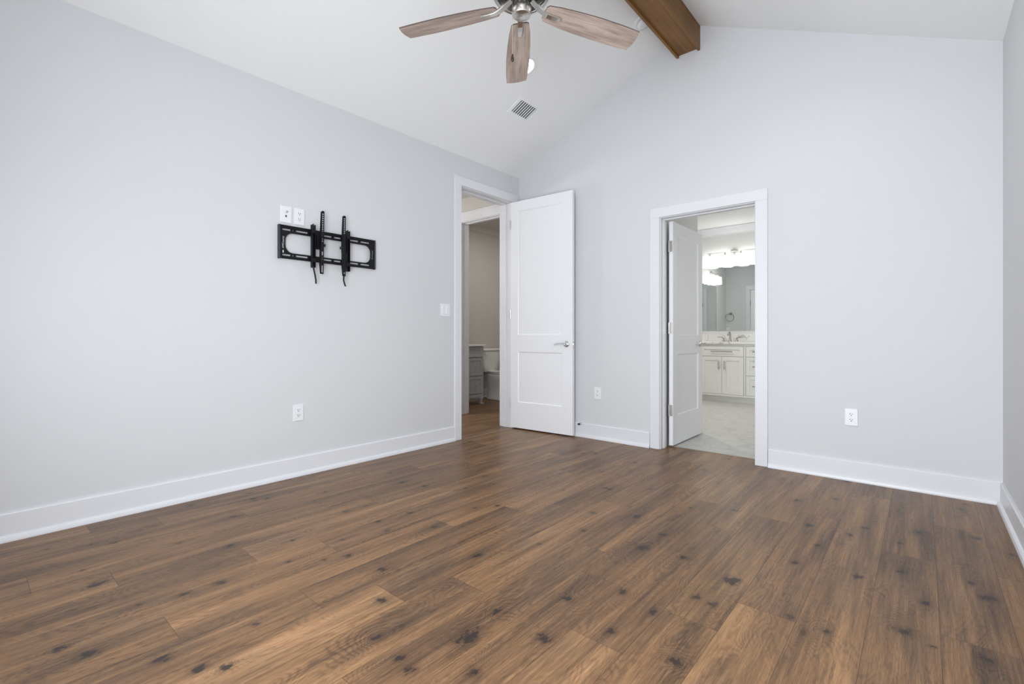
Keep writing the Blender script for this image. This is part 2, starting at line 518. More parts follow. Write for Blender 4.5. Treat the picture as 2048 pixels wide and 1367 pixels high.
def plank_floor(name, r0, r1, y0, y1, label, xmin=None, xmax=None, knots=True, seed=3):
    rnd = random.Random(seed)
    V, F, PA, PB, PC = [], [], [], [], []
    kn = np.array(KNOTS) if knots else None
    for row in range(r0, r1 + 1):
        xa, xb = PX - PW * (row + 1), PX - PW * row
        xa_c = xa if xmin is None else max(xa, xmin)
        xb_c = xb if xmax is None else min(xb, xmax)
        if xb_c - xa_c < 0.004:
            continue
        ph = JOINT.get(row, rnd.uniform(0, PL))
        k = math.floor((y0 - ph) / PL)
        while ph + k * PL < y1:
            ya, yb = ph + k * PL, ph + (k + 1) * PL
            k += 1
            ca, cb = max(ya, y0), min(yb, y1)
            if cb - ca < 0.003:
                continue
            rv, tone = rnd.random(), rnd.random()
            nx, ny = (13, max(2, int((cb - ca) / 0.016))) if knots else (6, max(2, int((cb - ca) / 0.03)))
            xs = np.linspace(xa_c, xb_c, nx + 1)
            xs = np.sort(np.concatenate([xs, [xa_c + 0.003, xb_c - 0.003]]))
            ys = np.linspace(ca, cb, ny + 1)
            ys = np.sort(np.concatenate([ys, [ca + 0.003, cb - 0.003]]))
            X, Y = np.meshgrid(xs, ys)
            X, Y = X.ravel(), Y.ravel()
            # knots that belong to this plank, plus a few of its own
            ks = []
            if knots:
                ks = [(q[0], q[1], q[2] * rnd.uniform(0.85, 1.12)) for q in kn if xa < q[0] < xb and ya < q[1] < yb]
            if (not knots) or (ca > 3.0 and len(ks) < 2) or (len(ks) == 0 and rnd.random() < 0.55):
                for _ in range(rnd.choice((1, 2, 2, 3))):
                    ks.append((rnd.uniform(xa + 0.03, xb - 0.03), rnd.uniform(ya + 0.05, yb - 0.05), rnd.choice((0.006, 0.009, 0.012, 0.016))))
            D = np.full(X.shape, 12.0); D2 = np.full(X.shape, 12.0)
            for (kx, ky, kr) in ks:
                kx = min(max(kx, xa + 0.02), xb - 0.02)
                sq = rnd.uniform(0.85, 1.7); tt = rnd.uniform(-0.5, 0.5)
                ux, uy = (X - kx) * math.cos(tt) + (Y - ky) * math.sin(tt), (Y - ky) * math.cos(tt) - (X - kx) * math.sin(tt)
                D = np.minimum(D, np.hypot(ux / kr, uy / (kr * sq)))
                D2 = np.minimum(D2, np.hypot((X - kx + 0.04 * (Y - ky)) / (kr * 1.3), (Y - ky) / (kr * rnd.uniform(4.0, 7.0))))
            E = np.minimum(np.minimum(X - xa, xb - X), np.minimum(Y - ya, yb - Y))
            base = len(V)
            V.extend(np.stack([X, Y, np.zeros_like(X)], 1).tolist())
            PA.extend(np.stack([X - xa, Y - ya, np.full_like(X, rv)], 1).tolist())
            PB.extend(np.stack([D, np.maximum(E, 0), np.full_like(X, tone)], 1).tolist())
            PC.extend(D2.tolist())
            w = len(xs)
            for j in range(len(ys) - 1):
                for i in range(w - 1):
                    q = base + j * w + i
                    F.append((q, q + 1, q + w + 1, q + w))
    me = bpy.data.meshes.new(name)
    me.from_pydata(V, [], F)
    for an, data in (('pa', PA), ('pb', PB)):
        at = me.attributes.new(an, 'FLOAT_VECTOR', 'POINT')
        at.data.foreach_set('vector', np.array(data, dtype=np.float32).ravel())
    at = me.attributes.new('pc', 'FLOAT', 'POINT')
    at.data.foreach_set('value', np.array(PC, dtype=np.float32))
    me.materials.append(M['floor'])
    me.update()
    o = bpy.data.objects.new(name, me)
    col.objects.link(o)
    return tag(o, label, 'floor', None, 'structure')


plank_floor('floor', -1, 18, YF, YB + 0.175, 'brown knotty oak plank floor of the bedroom', xmin=PX - PW * 19, xmax=XR)
plank_floor('floor_hall', 19, 32, 2.0, 6.3, 'brown oak plank floor of the hall and small toilet room', xmin=-6.0, xmax=-3.376, knots=False, seed=11)

# hexagonal marble tile of the bathroom
mb = MB()
mb.box(-3.53, YB + 0.175, -0.03, XR, 8.0, -0.001, mi=1)
hr = 0.125
dx, dy = hr * math.sqrt(3), hr * 1.5
row = 0
y = YB + 0.1
rt = random.Random(5)
while y < 8.1:
    x = -3.8 + (dx / 2 if row % 2 else 0)
    while x < 0.5:
        pts = [(x + (hr - 0.0022) * math.sin(R(60 * i)), y + (hr - 0.0022) * math.cos(R(60 * i))) for i in range(6)]
        if all(-3.53 <= px <= XR and YB + 0.176 <= py <= 8.0 for px, py in pts):
            mb.bm.faces.new([mb.bm.verts.new((px, py, 0.0)) for px, py in pts[::-1]])
        else:
            q = [(min(max(px, -3.53), XR), min(max(py, YB + 0.176), 8.0)) for px, py in pts]
            ar = sum(q[i][0] * q[(i + 1) % 6][1] - q[(i + 1) % 6][0] * q[i][1] for i in range(6))
            if abs(ar) > 0.004:
                try:
                    mb.bm.faces.new([mb.bm.verts.new((px, py, 0.0)) for px, py in q[::-1]])
                except ValueError:
                    pass
        x += dx
    y += dy
    row += 1
o = mb.build('floor_bathroom', [M['tile'], M['grout']], origin=(0, 0, 0))
tag(o, 'pale marble hexagon tile floor of the bathroom', 'floor', None, 'structure')
mb = MB(); mb.box(-1.745, YB + 0.168, 0.0, -0.985, YB + 0.182, 0.004, 0.001)
struct(mb, 'trim_1', M['threshold'], 'thin metal threshold strip between oak floor and bathroom tile', 'threshold')

# ------------------------------------------------------------------ walls
EY0, EY1, EZ = 3.133, 3.918, 2.462        # entry rough opening (in the left wall)
BX0, BX1, BZ = -1.763, -0.967, 2.052      # bathroom rough opening (in the back wall)
mb = MB()
mb.box(XL - TL, YF, 0, XL, EY0, HW)
mb.box(XL - TL, EY0, EZ, XL, EY1, HW)
mb.box(XL - TL, EY1, 0, XL, YB + TB, HW)
struct(mb, 'wall_left', M['wall'], 'pale grey wall behind the tv bracket', 'wall')
mb = MB()
mb.prism([(XL, 0), (BX0, 0), (BX0, roof(BX0)), (XL, HW)], 'y', YB, YB + TB)
mb.prism([(BX0, BZ), (BX1, BZ), (BX1, roof(BX1)), (XM, ZR), (BX0, roof(BX0))], 'y', YB, YB + TB)
mb.prism([(BX1, 0), (XR, 0), (XR, HW), (BX1, roof(BX1))], 'y', YB, YB + TB)
struct(mb, 'wall_back', M['wall'], 'pale grey gable wall with the bathroom doorway', 'wall')
mb = MB()
mb.box(XR, YF - 0.15, 0, XR + 0.15, YB + TB, HW)
struct(mb, 'wall_right', M['wall'], 'pale grey wall at the far right edge', 'wall')
mb = MB()   # front wall with openings for the assumed patio door and added window, out of frame
mb.box(XL - TL, YF - 0.15, 0, -2.80, YF, HW)
mb.box(-1.90, YF - 0.15, 0, -1.37, YF, HW)
mb.box(-2.80, YF - 0.15, 0, -1.90, YF, 0.55)
mb.box(-2.80, YF - 0.15, 1.65, -1.90, YF, HW)
mb.box(0.27, YF - 0.15, 0, XR, YF, HW)
mb.box(-1.37, YF - 0.15, 0, 0.27, YF, 0.09)
mb.box(-1.37, YF - 0.15, 2.11, 0.27, YF, HW)
mb.prism([(XL, HW), (XR, HW), (XM, ZR)], 'y', YF - 0.15, YF)
struct(mb, 'wall_front', M['wall'], 'pale grey gable wall behind the viewer', 'wall')
mb = MB()
mb.prism([(XL, HW), (XM, ZR), (XM, ZR + 0.12), (XL, HW + 0.12)], 'y', YF - 0.15, YB + TB)
mb.prism([(XM, ZR), (XR, HW), (XR, HW + 0.12), (XM, ZR + 0.12)], 'y', YF - 0.15, YB + TB)
struct(mb, 'ceiling', M['ceil'], 'white vaulted ceiling sloping up to the ridge beam', 'ceiling')

# assumed and added windows for the area lamps, in unseen walls
def window(name, x0, x1, z0, z1, loc, rz, label):
    t = thing(name, label, 'window', loc, rz, kind='structure', local=True)
    mb = MB()
    f = 0.05
    mb.box(x0, 0.05, z0, x0 + f, 0.11, z1, 0.003); mb.box(x1 - f, 0.05, z0, x1, 0.11, z1, 0.003)
    mb.box(x0 + f, 0.05, z0, x1 - f, 0.11, z0 + f, 0.003); mb.box(x0 + f, 0.05, z1 - f, x1 - f, 0.11, z1, 0.003)
    xm = (x0 + x1) / 2
    mb.box(xm - 0.02, 0.055, z0 + f, xm + 0.02, 0.105, z1 - f, 0.003)
    mb.build('window_frame', M['trim'], t)
    mb = MB(); mb.box(x0 + f, 0.078, z0 + f, x1 - f, 0.084, z1 - f)
    mb.build('window_pane', M['glass'], t)
window('window_1', -0.82, 0.82, 0.09, 2.11, (-0.55, YF, 0), R(180), 'assumed glass patio door behind the viewer, shaped for the wall light')  # unseen; low sill chosen to light the lower walls

window('window_2', -0.45, 0.45, 0.55, 1.65, (-2.35, YF, 0), R(180), 'added unseen window that brightens the left wall')  # window put in to go with the added left wall lamp

# ------------------------------------------------------------------ baseboards (board with eased top + shoe moulding)
def baseboard(name, p0, p1, n, label):
    """p0->p1 along the wall, n = outward normal"""
    p0, p1, n = Vector(p0), Vector(p1), Vector(n)
    prof = [(0, 0), (0.030, 0), (0.030, 0.008), (0.027, 0.020), (0.021, 0.028), (0.0145, 0.031), (0.0145, 0.131), (0.010, 0.1375), (0, 0.1375)]
    mb = MB()
    a = [mb.bm.verts.new((p0.x + n.x * d, p0.y + n.y * d, z)) for d, z in prof]
    b = [mb.bm.verts.new((p1.x + n.x * d, p1.y + n.y * d, z)) for d, z in prof]
    fs = [mb.bm.faces.new(a), mb.bm.faces.new(b[::-1])]
    k = len(prof)
    for i in range(k):
        fs.append(mb.bm.faces.new((a[i], b[i], b[(i + 1) % k], a[(i + 1) % k])))
    bmesh.ops.recalc_face_normals(mb.bm, faces=fs)
    return struct(mb, name, M['trim'], label, 'baseboard')
baseboard('baseboard_left', (XL, YF, 0), (XL, 3.060, 0), (1, 0, 0), 'tall white baseboard along the wall under the tv bracket')
baseboard('baseboard_back', (XL, YB, 0), (-1.842, YB, 0), (0, -1, 0), 'white baseboard between the open bedroom door and the bathroom doorway')
baseboard('baseboard_far', (-0.888, YB, 0), (XR, YB, 0), (0, -1, 0), 'white baseboard right of the bathroom doorway')
baseboard('baseboard_right', (XR, YB - 0.030, 0), (XR, YF, 0), (-1, 0, 0), 'white baseboard along the right wall')
baseboard('baseboard_front', (XL + 0.03, YF, 0), (-1.40, YF, 0), (0, 1, 0), 'white baseboard behind the viewer')

# ------------------------------------------------------------------ door surrounds
def surround(name, w, h, depth, loc, rz, label, cw=0.090, both=True, stop=0.5, strike=None, right=True, ch=None):
    """local: opening from x=0..w, room face at y=0, wall depth +y"""
    t = thing(name, label, 'door frame', loc, rz, kind='structure', local=True)
    j = 0.018
    ch = ch or cw
    mb = MB()
    faces = [(-0.018, 0.0)] + ([(depth, depth + 0.018)] if both else [])
    for (a, b) in faces:
        mb.box(-0.006 - cw, a, 0, -0.006, b, h + 0.006, 0.0025)
        if right:
            mb.box(w + 0.006, a, 0, w + 0.006 + cw, b, h + 0.006, 0.0025)
        mb.box(-0.006 - cw, a, h + 0.006, w + 0.006 + cw, b, h + 0.006 + ch, 0.0025)
    mb.build('casing', M['trim'], t)
    mb = MB()
    mb.box(-j, 0, 0, 0, depth, h + j, 0.001); mb.box(w, 0, 0, w + j, depth, h + j, 0.001)
    mb.box(0, 0, h, w, depth, h + j, 0.001)
    mb.build('jamb', M['trim'], t)
    mb = MB()
    s0 = depth * stop
    mb.box(0, s0, 0, 0.011, s0 + 0.035, h, 0.002); mb.box(w - 0.011, s0, 0, w, s0 + 0.035, h, 0.002)
    mb.box(0.011, s0, h - 0.011, w - 0.011, s0 + 0.035, h, 0.002)
    mb.build('door_stop', M['trim'], t)
    if strike:
        mb = MB(); mb.box(-0.001, strike[0], strike[1] - 0.03, 0.0015, strike[0] + 0.03, strike[1] + 0.03, 0.001)
        o = mb.build('strike_plate', M['pull'], t); tag(o, 'metal strike plate')
    return t
# entry (left wall): local +x -> world -y seen from the room?  rz=90deg maps local x->+y, local y->-x
surround('trim_2', EY1 - EY0 - 0.036, EZ - 0.018, TL, (XL, EY0 + 0.018, 0), R(90), 'white casing round the tall bedroom entry opening', cw=0.087, stop=0.45, right=True)
surround('trim_3', BX1 - BX0 - 0.036, BZ - 0.018, TB, (BX0 + 0.018, YB, 0), 0, 'white casing round the bathroom doorway', cw=0.087, stop=0.38)

# ------------------------------------------------------------------ doors
def lever(t, x, z, yface, sgn, mat, toward=-1):
    """door lever: rose on the face, neck and waved lever pointing along toward*x"""
    o1 = MB()
    prof = [(0, 0.010), (0.012, 0.010), (0.024, 0.008), (0.031, 0.004), (0.032, 0.0)]
    rot = Matrix.Translation((x, yface, z)) @ Matrix.Rotation(R(90) * (1 if sgn < 0 else -1), 4, 'X')
    o1.lathe(prof, rot, 28)
    o1.cyl((x, yface + sgn * 0.006, z), (x, yface + sgn * 0.045, z), 0.0095, seg=16)
    pts, sz = [], []
    for i in range(13):
        s = i / 12
        px = x + toward * (-0.008 + 0.128 * s)
        pz = z + 0.006 * math.sin(s * math.pi) - 0.012 * s * s * (1 - 0.4 * s)
        py = yface + sgn * (0.048 - 0.006 * s)
        pts.append((px, py, pz))
        sz.append((0.010 - 0.004 * s, 0.020 - 0.006 * math.sin(s * math.pi) - 0.004 * s))
    o1.sweep(pts, sz, up=(0, 0, 1))
    return o1.build('lever_handle', mat, t)


def door(name, W, H, loc, rz, label, yb, yf, panels, stile, leverx, levz, matl, hz, top=False):
    """local: hinge edge x=0, free edge x=W; slab between y=yb and y=yf"""
    t = thing(name, label, 'door', loc, rz, kind='structure', local=True)
    b0 = 0.014
    mb = MB()
    y0, y1 = min(yb, yf), max(yb, yf)
    s0, s1 = stile
    zs = [b0] + [z for p in panels for z in p] + [H]
    mb.box(0, y0, b0, s0, y1, H); mb.box(W - s1, y0, b0, W, y1, H)
    for i in range(0, len(zs), 2):
        mb.box(s0, y0, zs[i], W - s1, y1, zs[i + 1])
    for (a, b) in panels:
        mb.box(s0 - 0.002, y0 + 0.009, a - 0.002, W - s1 + 0.002, y1 - 0.009, b + 0.002)
        # sloped sticking round each panel on both faces
        for (yo, yi) in ((y0, y0 + 0.009), (y1, y1 - 0.009)):
            k = 0.010
            O = [(s0, a), (W - s1, a), (W - s1, b), (s0, b)]
            I = [(s0 + k, a + k), (W - s1 - k, a + k), (W - s1 - k, b - k), (s0 + k, b - k)]
            for q in range(4):
                r = (q + 1) % 4
                vs = [mb.bm.verts.new((O[q][0], yo + (yi - yo) * 0.35, O[q][1])), mb.bm.verts.new((O[r][0], yo + (yi - yo) * 0.35, O[r][1])),
                      mb.bm.verts.new((I[r][0], yi, I[r][1])), mb.bm.verts.new((I[q][0], yi, I[q][1]))]
                f = mb.bm.faces.new(vs if yo == y0 else vs[::-1])
    mb.build('slab', M['door'], t)
    lever(t, leverx, levz, y0, -1, matl)
    lever(t, leverx, levz, y1, 1, matl)
    mb = MB()
    mb.box(W - 0.001, (y0 + y1) / 2 - 0.0125, levz - 0.028, W + 0.0015, (y0 + y1) / 2 + 0.0125, levz + 0.028, 0.0007)
    mb.box(W, (y0 + y1) / 2 - 0.006, levz - 0.008, W + 0.010, (y0 + y1) / 2 + 0.006, levz + 0.008, 0.002)
    tag(mb.build('latch_plate', M['chrome'], t), 'chrome latch plate')
    for z in hz:
        mb = MB()
        mb.cyl((-0.004, yb, z - 0.05), (-0.004, yb, z + 0.05), 0.0065, seg=14)
        mb.box(-0.0018, y0 + 0.004, z - 0.05, 0.0002, y1 - 0.001, z + 0.05, 0.0006)
        for q in (-0.03, 0.0, 0.03):
            mb.cyl((-0.0024, (y0 + y1) / 2 - (0.006 if q else -0.006), z + q), (-0.0005, (y0 + y1) / 2 - (0.006 if q else -0.006), z + q), 0.003, seg=8)
        tag(mb.build('hinge', M['nickel'], t), 'brushed nickel hinge')
    return t


# bedroom door, swung wide open nearly against the back wall
door('door_1', 0.765, 2.437, (-3.372, 3.876, 0), R(3.9), 'tall white two-panel bedroom door standing open against the back wall',
     0.0, 0.036, [(0.29, 0.83), (1.01, 2.33)], (0.095, 0.122), 0.695, 0.917, M['chrome'], (0.274, 1.236, 2.198))
# bathroom door, open into the bathroom
door('door_2', 0.755, 2.028, (-1.7295, 4.165, 0), R(90.2), 'white two-panel bathroom door standing open into the bathroom',
     0.0, -0.036, [(0.275, 0.83), (1.005, 1.92)], (0.115, 0.115), 0.695, 0.917, M['nickel'], (0.327, 1.068, 1.805))

# small rubber door stop on the baseboard
t = thing('door_bumper', 'small black rubber-tipped door stop on the baseboard behind the open bedroom door', 'door stop', (-2.560, 4.003, 0.12))
mb = MB(); mb.cyl((-2.560, 4.006, 0.130), (-2.560, 3.998, 0.130), 0.011, 0.009, 16); mb.cyl((-2.560, 4.0, 0.130), (-2.560, 3.975, 0.130), 0.005, seg=12)
mb.build('stem', M['nickel'], t)
mb = MB(); mb.cyl((-2.560, 3.976, 0.130), (-2.560, 3.955, 0.130), 0.0095, 0.0085, 16)
tag(mb.build('rubber_tip', M['rubber'], t), 'black rubber tip')

# ------------------------------------------------------------------ electrical plates (local: faces -y)
def plate_base(t, w=0.075, h=0.117):
    mb = MB(); mb.box(-w / 2, -0.0065, -h / 2, w / 2, 0.0, h / 2, 0.003, seg=2)
    mb.build('cover_plate', M['plastic'], t)

def outlet(loc, rz, label):
    t = thing('wall_outlet', label, 'outlet', loc, rz, group='duplex wall outlets', local=True)
    plate_base(t)
    for s in (1, -1):
        zc = 0.0195 * s
        mb = MB()
        pts = []
        for i in range(24):
            a = 2 * math.pi * i / 24
            pts.append((0.0172 * math.cos(a), zc + max(-0.0138, min(0.0138, 0.0172 * math.sin(a)))))
        mb.prism(pts, 'y', -0.0085, -0.005)
        f = mb.build('socket', M['plastic'], t)
        mb = MB()
        mb.box(-0.0080, -0.0092, zc - 0.001, -0.0052, -0.0080, zc + 0.0085)
        mb.box(0.0052, -0.0092, zc - 0.0005, 0.0078, -0.0080, zc + 0.0075)
        mb.cyl((0, -0.0092, zc - 0.0068), (0, -0.0080, zc - 0.0068), 0.0029, seg=12)
        tag(mb.build('slot', M['slot'], f), 'dark plug slots')
    mb = MB(); mb.cyl((0, -0.0078, 0), (0, -0.006, 0), 0.0024, seg=10)
    mb.build('screw', M['plastic'], t)
    return t

LW, BW = R(90), 0.0
outlet((XL, 1.5735, 1.851), LW, 'white duplex outlet above the tv bracket, right of the cable plate')
outlet((XL, 1.567, 0.450), LW, 'white duplex outlet low on the left wall under the tv bracket')
outlet((-2.378, YB, 0.443), BW, 'white duplex outlet between the open bedroom door and the bathroom doorway')
outlet((-0.3725, YB, 0.437), BW, 'white duplex outlet on the wall right of the bathroom doorway')
t = thing('cable_plate', 'white plate with cable jack and data port above the left end of the tv bracket', 'cable plate', (XL, 1.480, 1.851), LW, local=True)
plate_base(t, 0.078, 0.117)
mb = MB(); mb.cyl((0.004, -0.006, 0.018), (0.004, -0.016, 0.018), 0.0052, seg=12); mb.cyl((0.004, -0.006, 0.018), (0.004, -0.009, 0.018), 0.0075, seg=6)
tag(mb.build('coaxial_jack', M['nickel'], t), 'threaded metal cable jack')
mb = MB(); mb.box(-0.006, -0.0078, -0.020, 0.004, -0.0060, -0.006)
tag(mb.build('data_port', M['slot'], t), 'dark data port')
t = thing('light_switch', 'white double rocker light switch left of the bedroom entry', 'light switch', (XL, 2.949, 1.240), LW, local=True)
plate_base(t, 0.118, 0.118)
for s in (-1, 1):
    mb = MB(); mb.box(s * 0.023 - 0.0175, -0.0088, -0.0345, s * 0.023 + 0.0175, -0.005, 0.0345, 0.001)
    f = mb.build('switch_bezel', M['plastic'], t)
    mb = MB(); mb.prism([(-0.0085, -0.031), (-0.0085, 0.0), (-0.0125, 0.031), (-0.006, 0.031), (-0.006, -0.031)], 'x', s * 0.023 - 0.0145, s * 0.023 + 0.0145)
    mb.build('rocker', M['plastic'], f)

# ------------------------------------------------------------------ tv wall bracket
t = thing('tv_wall_bracket', 'black steel tilting tv bracket with no tv on the left wall', 'tv mount', (XL, 1.7975, 1.536))
y0, y1, z0, z1 = 1.426, 2.182, 1.540, 1.768
xf = XL + 0.024
mb = MB()
# face plate with one long rounded opening, four slots in each rail
oy0, oy1, oz0, oz1, rr = 1.467, 2.138, 1.580, 1.719, 0.052
def rrect(a, b, c, d, r, n=6):
    pts = []
    for (cx, cz, s) in ((b - r, d - r, 0), (a + r, d - r, 90), (a + r, c + r, 180), (b - r, c + r, 270)):
        for i in range(n + 1):
            an = R(s + 90 * i / n)
            pts.append((cx + r * math.cos(an), cz + r * math.sin(an)))
    return pts
def rail_strip(za, zb, sz0, sz1, slots):
    """rail between za..zb with slots (ya,yb) at sz0..sz1"""
    mb.box(xf - 0.003, y0, za, xf, y1, sz0); mb.box(xf - 0.003, y0, sz1, xf, y1, zb)
    cur = y0
    for (a, b) in slots:
        mb.box(xf - 0.003, cur, sz0, xf, a, sz1); cur = b
    mb.box(xf - 0.003, cur, sz0, xf, y1, sz1)
slots = [(1.446, 1.502), (1.516, 1.522), (1.540, 1.625), (1.725, 1.806), (1.828, 1.880), (1.946, 2.030), (2.052, 2.128)]
rail_strip(oz1, z1, 1.7345, 1.7460, slots)
rail_strip(z0, oz0, 1.5575, 1.5690, slots)
mb.box(xf - 0.003, y0, oz0, xf, oy0, oz1); mb.box(xf - 0.003, oy1, oz0, xf, y1, oz1)
for (cx, cz, sx, s2) in ((oy0, oz0, 1, 1), (oy1, oz0, -1, 1), (oy0, oz1, 1, -1), (oy1, oz1, -1, -1)):
    pts = [(cx, cz)] + [(cx + sx * rr - sx * rr * math.cos(R(a)), cz + s2 * rr - s2 * rr * math.sin(R(a))) for a in range(0, 91, 15)]
    mb.prism(pts, 'x', xf - 0.003, xf)
# returns at top and bottom, hooks lip along the rails, stand-off feet to the wall
mb.box(xf - 0.012, y0, z1 - 0.003, xf + 0.004, y1, z1 + 0.002, 0.001)
mb.box(xf - 0.012, y0, z0 - 0.002, xf + 0.004, y1, z0 + 0.003, 0.001)
mb.box(xf - 0.010, y0 + 0.01, 1.751, xf + 0.006, y1 - 0.01, 1.755)
for yy in (1.436, 1.675, 2.172):
    for zz in (1.547, 1.760):
        mb.box(XL, yy - 0.012, zz - 0.006, xf - 0.002, yy + 0.012, zz + 0.006)
mb.build('wall_plate', M['black'], t)
for (a, b) in ((y0 - 0.004, y0 + 0.006), (y1 - 0.006, y1 + 0.004)):
    mb = MB(); mb.box(XL, a, z0 - 0.004, xf + 0.005, b, z1 + 0.004, 0.002)
    mb.build('end_cap', M['blackplastic'], t)

def bracket_arm(yb, sgn, tilt_top, tilt_bot, hole_n):
    """sgn = +1: arm sits on the +y side of its hook"""
    xh = xf + 0.014
    mb = MB()   # hook channel
    mb.box(xh, yb - 0.013, 1.492, xh + 0.004, yb + 0.013, 1.800, 0.001)
    mb.box(xh, yb - 0.013, 1.492, xh + 0.028, yb - 0.010, 1.800, 0.001)
    mb.box(xh, yb + 0.010, 1.492, xh + 0.028, yb + 0.013, 1.800, 0.001)
    mb.box(xh, yb - 0.012, 1.738, xh + 0.030, yb + 0.012, 1.792, 0.002)
    mb.cyl((xh + 0.012, yb + 0.002, 1.798), (xh + 0.012, yb + 0.002, 1.808), 0.004, seg=10)
    mb.box(xh, yb - 0.014, 1.530, xh + 0.026, yb + 0.014, 1.560, 0.002)
    mb.build('hook_channel', M['black'], t)
    mb = MB()   # tilt plate joining hook and arm
    ya, yc = sorted((yb + sgn * 0.010, yb + sgn * 0.052))
    mb.box(xh + 0.008, ya, 1.628, xh + 0.012, yc, 1.748, 0.001)
    mb.prism([(xh + 0.012, 1.628), (xh + 0.045, 1.655), (xh + 0.045, 1.715), (xh + 0.012, 1.748)], 'y', yb + sgn * 0.018, yb + sgn * 0.021)
    mb.cyl((xh + 0.012, yb + sgn * 0.030, 1.735), (xh + 0.016, yb + sgn * 0.030, 1.735), 0.004, seg=10)
    mb.build('tilt_plate', M['black'], t)
    # arm: web plus perforated flange, slightly tilted
    ym = yb + (0.058 if sgn > 0 else -0.040)
    za, zb = 1.450, 1.900
    def X(z): return xh + 0.030 + (tilt_bot * (zb - z) + tilt_top * (z - za)) / (zb - za)
    mb = MB()
    fw = 0.0110
    holes = []
    z = zb - 0.017
    for i in range(hole_n):
        holes.append((z - 0.0047, z + 0.0047)); z -= 0.0155
    z -= 0.025
    for i in range(3 if hole_n > 8 else 0):
        holes.append((z - 0.0047, z + 0.0047)); z -= 0.0155
    if hole_n > 8:
        holes += [(1.585, 1.613), (1.556, 1.574), (1.462, 1.512)]
    else:
        holes += [(1.460, 1.478)]
    holes.sort()
    def slab(ya, yb_, za_, zb_):
        v = []
        for (zz) in (za_, zb_):
            for (yy) in (ya, yb_):
                for dx_ in (0.0, 0.003):
                    v.append(mb.bm.verts.new((X(zz) + dx_, yy, zz)))
        idx = [(0, 2, 3, 1), (4, 5, 7, 6), (0, 1, 5, 4), (2, 6, 7, 3), (0, 4, 6, 2), (1, 3, 7, 5)]
        fs = [mb.bm.faces.new([v[i] for i in q]) for q in idx]
        bmesh.ops.recalc_face_normals(mb.bm, faces=fs)
    slab(ym - fw, ym - 0.0050, za, zb); slab(ym + 0.0050, ym + fw, za, zb)
    cur = za
    for (a, b) in holes:
        slab(ym - 0.0050, ym + 0.0050, cur, a); cur = b
    slab(ym - 0.0050, ym + 0.0050, cur, zb)
    # rounded top of the flange
    mb.prism([(ym + fw * math.cos(R(a)), zb + 0.007 * math.sin(R(a))) for a in range(0, 181, 30)], 'x', X(zb), X(zb) + 0.003)
    # web
    wy = ym - fw
    pts = [(X(za) - 0.004, za), (X(za) + 0.003, za), (X(zb) + 0.003, zb), (X(zb) - 0.006, zb), (X(1.78) - 0.016, 1.78), (X(1.52) - 0.018, 1.52)]
    mb.prism(pts, 'y', wy - 0.0025, wy)
    mb.build('tilt_arm', M['black'], t)
    mb = MB()   # tension knob
    ky = yb + (0.080 if sgn > 0 else -0.062)
    mb.cyl((xh + 0.022, yb + sgn * 0.045, 1.662), (xh + 0.022, ky, 1.662), 0.0035, seg=10)
    mb.cyl((xh + 0.022, ky - 0.004, 1.662), (xh + 0.022, ky + 0.006, 1.662), 0.012, 0.012, 8)
    mb.build('tension_knob', M['blackplastic'], t)
    mb = MB()   # release strap hanging from the hook channel
    pts = [(xh + 0.018, yb, 1.500), (xh + 0.020, yb + 0.002, 1.478), (xh + 0.024, yb + 0.009, 1.440), (xh + 0.026, yb + 0.014, 1.405), (xh + 0.025, yb + 0.016, 1.376)] if sgn > 0 else \
          [(xh + 0.022, yb - 0.036, 1.470), (xh + 0.022, yb - 0.038, 1.445), (xh + 0.024, yb - 0.040, 1.420), (xh + 0.027, yb - 0.034, 1.392), (xh + 0.030, yb - 0.027, 1.374)]
    mb.sweep(pts, [(0.0035, 0.011)] * len(pts), up=(0, 1, 0))
    mb.build('release_strap', M['fabric'], t)
bracket_arm(1.652, 1, 0.014, 0.0, 9)
bracket_arm(1.925, -1, 0.004, 0.002, 10 - 2)

def lettering(text, loc, rot, size, parent, name, mat):
    cu = bpy.data.curves.new(name, 'FONT')
    cu.body = text
    cu.size = size
    cu.align_x = 'CENTER'; cu.align_y = 'CENTER'
    cu.extrude = 0.0002
    tmp = bpy.data.objects.new('tmp_text', cu)
    col.objects.link(tmp)
    dg = bpy.context.evaluated_depsgraph_get()
    me = bpy.data.meshes.new_from_object(tmp.evaluated_get(dg))
    bpy.data.objects.remove(tmp)
    bpy.data.curves.remove(cu)
    mtx = Matrix.Translation(Vector(loc) - ORIG[parent.name]) @ rot
    me.transform(mtx)
    me.materials.clear(); me.materials.append(mat)
    o = bpy.data.objects.new(name, me)
    col.objects.link(o); o.parent = parent
    return o
# text runs upward on the left end and downward on the right end, facing +x
B0 = Matrix(((0, 0, 1, 0), (1, 0, 0, 0), (0, 1, 0, 0), (0, 0, 0, 1)))     # local x->+y, y->+z, z->+x
tag(lettering('AMCounty', (xf + 0.0006, 1.451, 1.650), B0 @ Matrix.Rotation(R(90), 4, 'Z'), 0.0190, t, 'lettering', M['print']), 'small white lettering running up the left end')
tag(lettering('AMCounty', (xf + 0.0006, 2.157, 1.650), B0 @ Matrix.Rotation(R(-90), 4, 'Z'), 0.0165, t, 'lettering', simple('grey_print', (0.22, 0.22, 0.22, 1), 0.6)), 'small grey lettering running down the right end')
mb = MB(); mb.box(xf - 0.0005, 1.4470, 1.577, xf + 0.0006, 1.4550, 1.595)
tag(mb.build('white_mark', M['print'], t), 'small white bar mark')

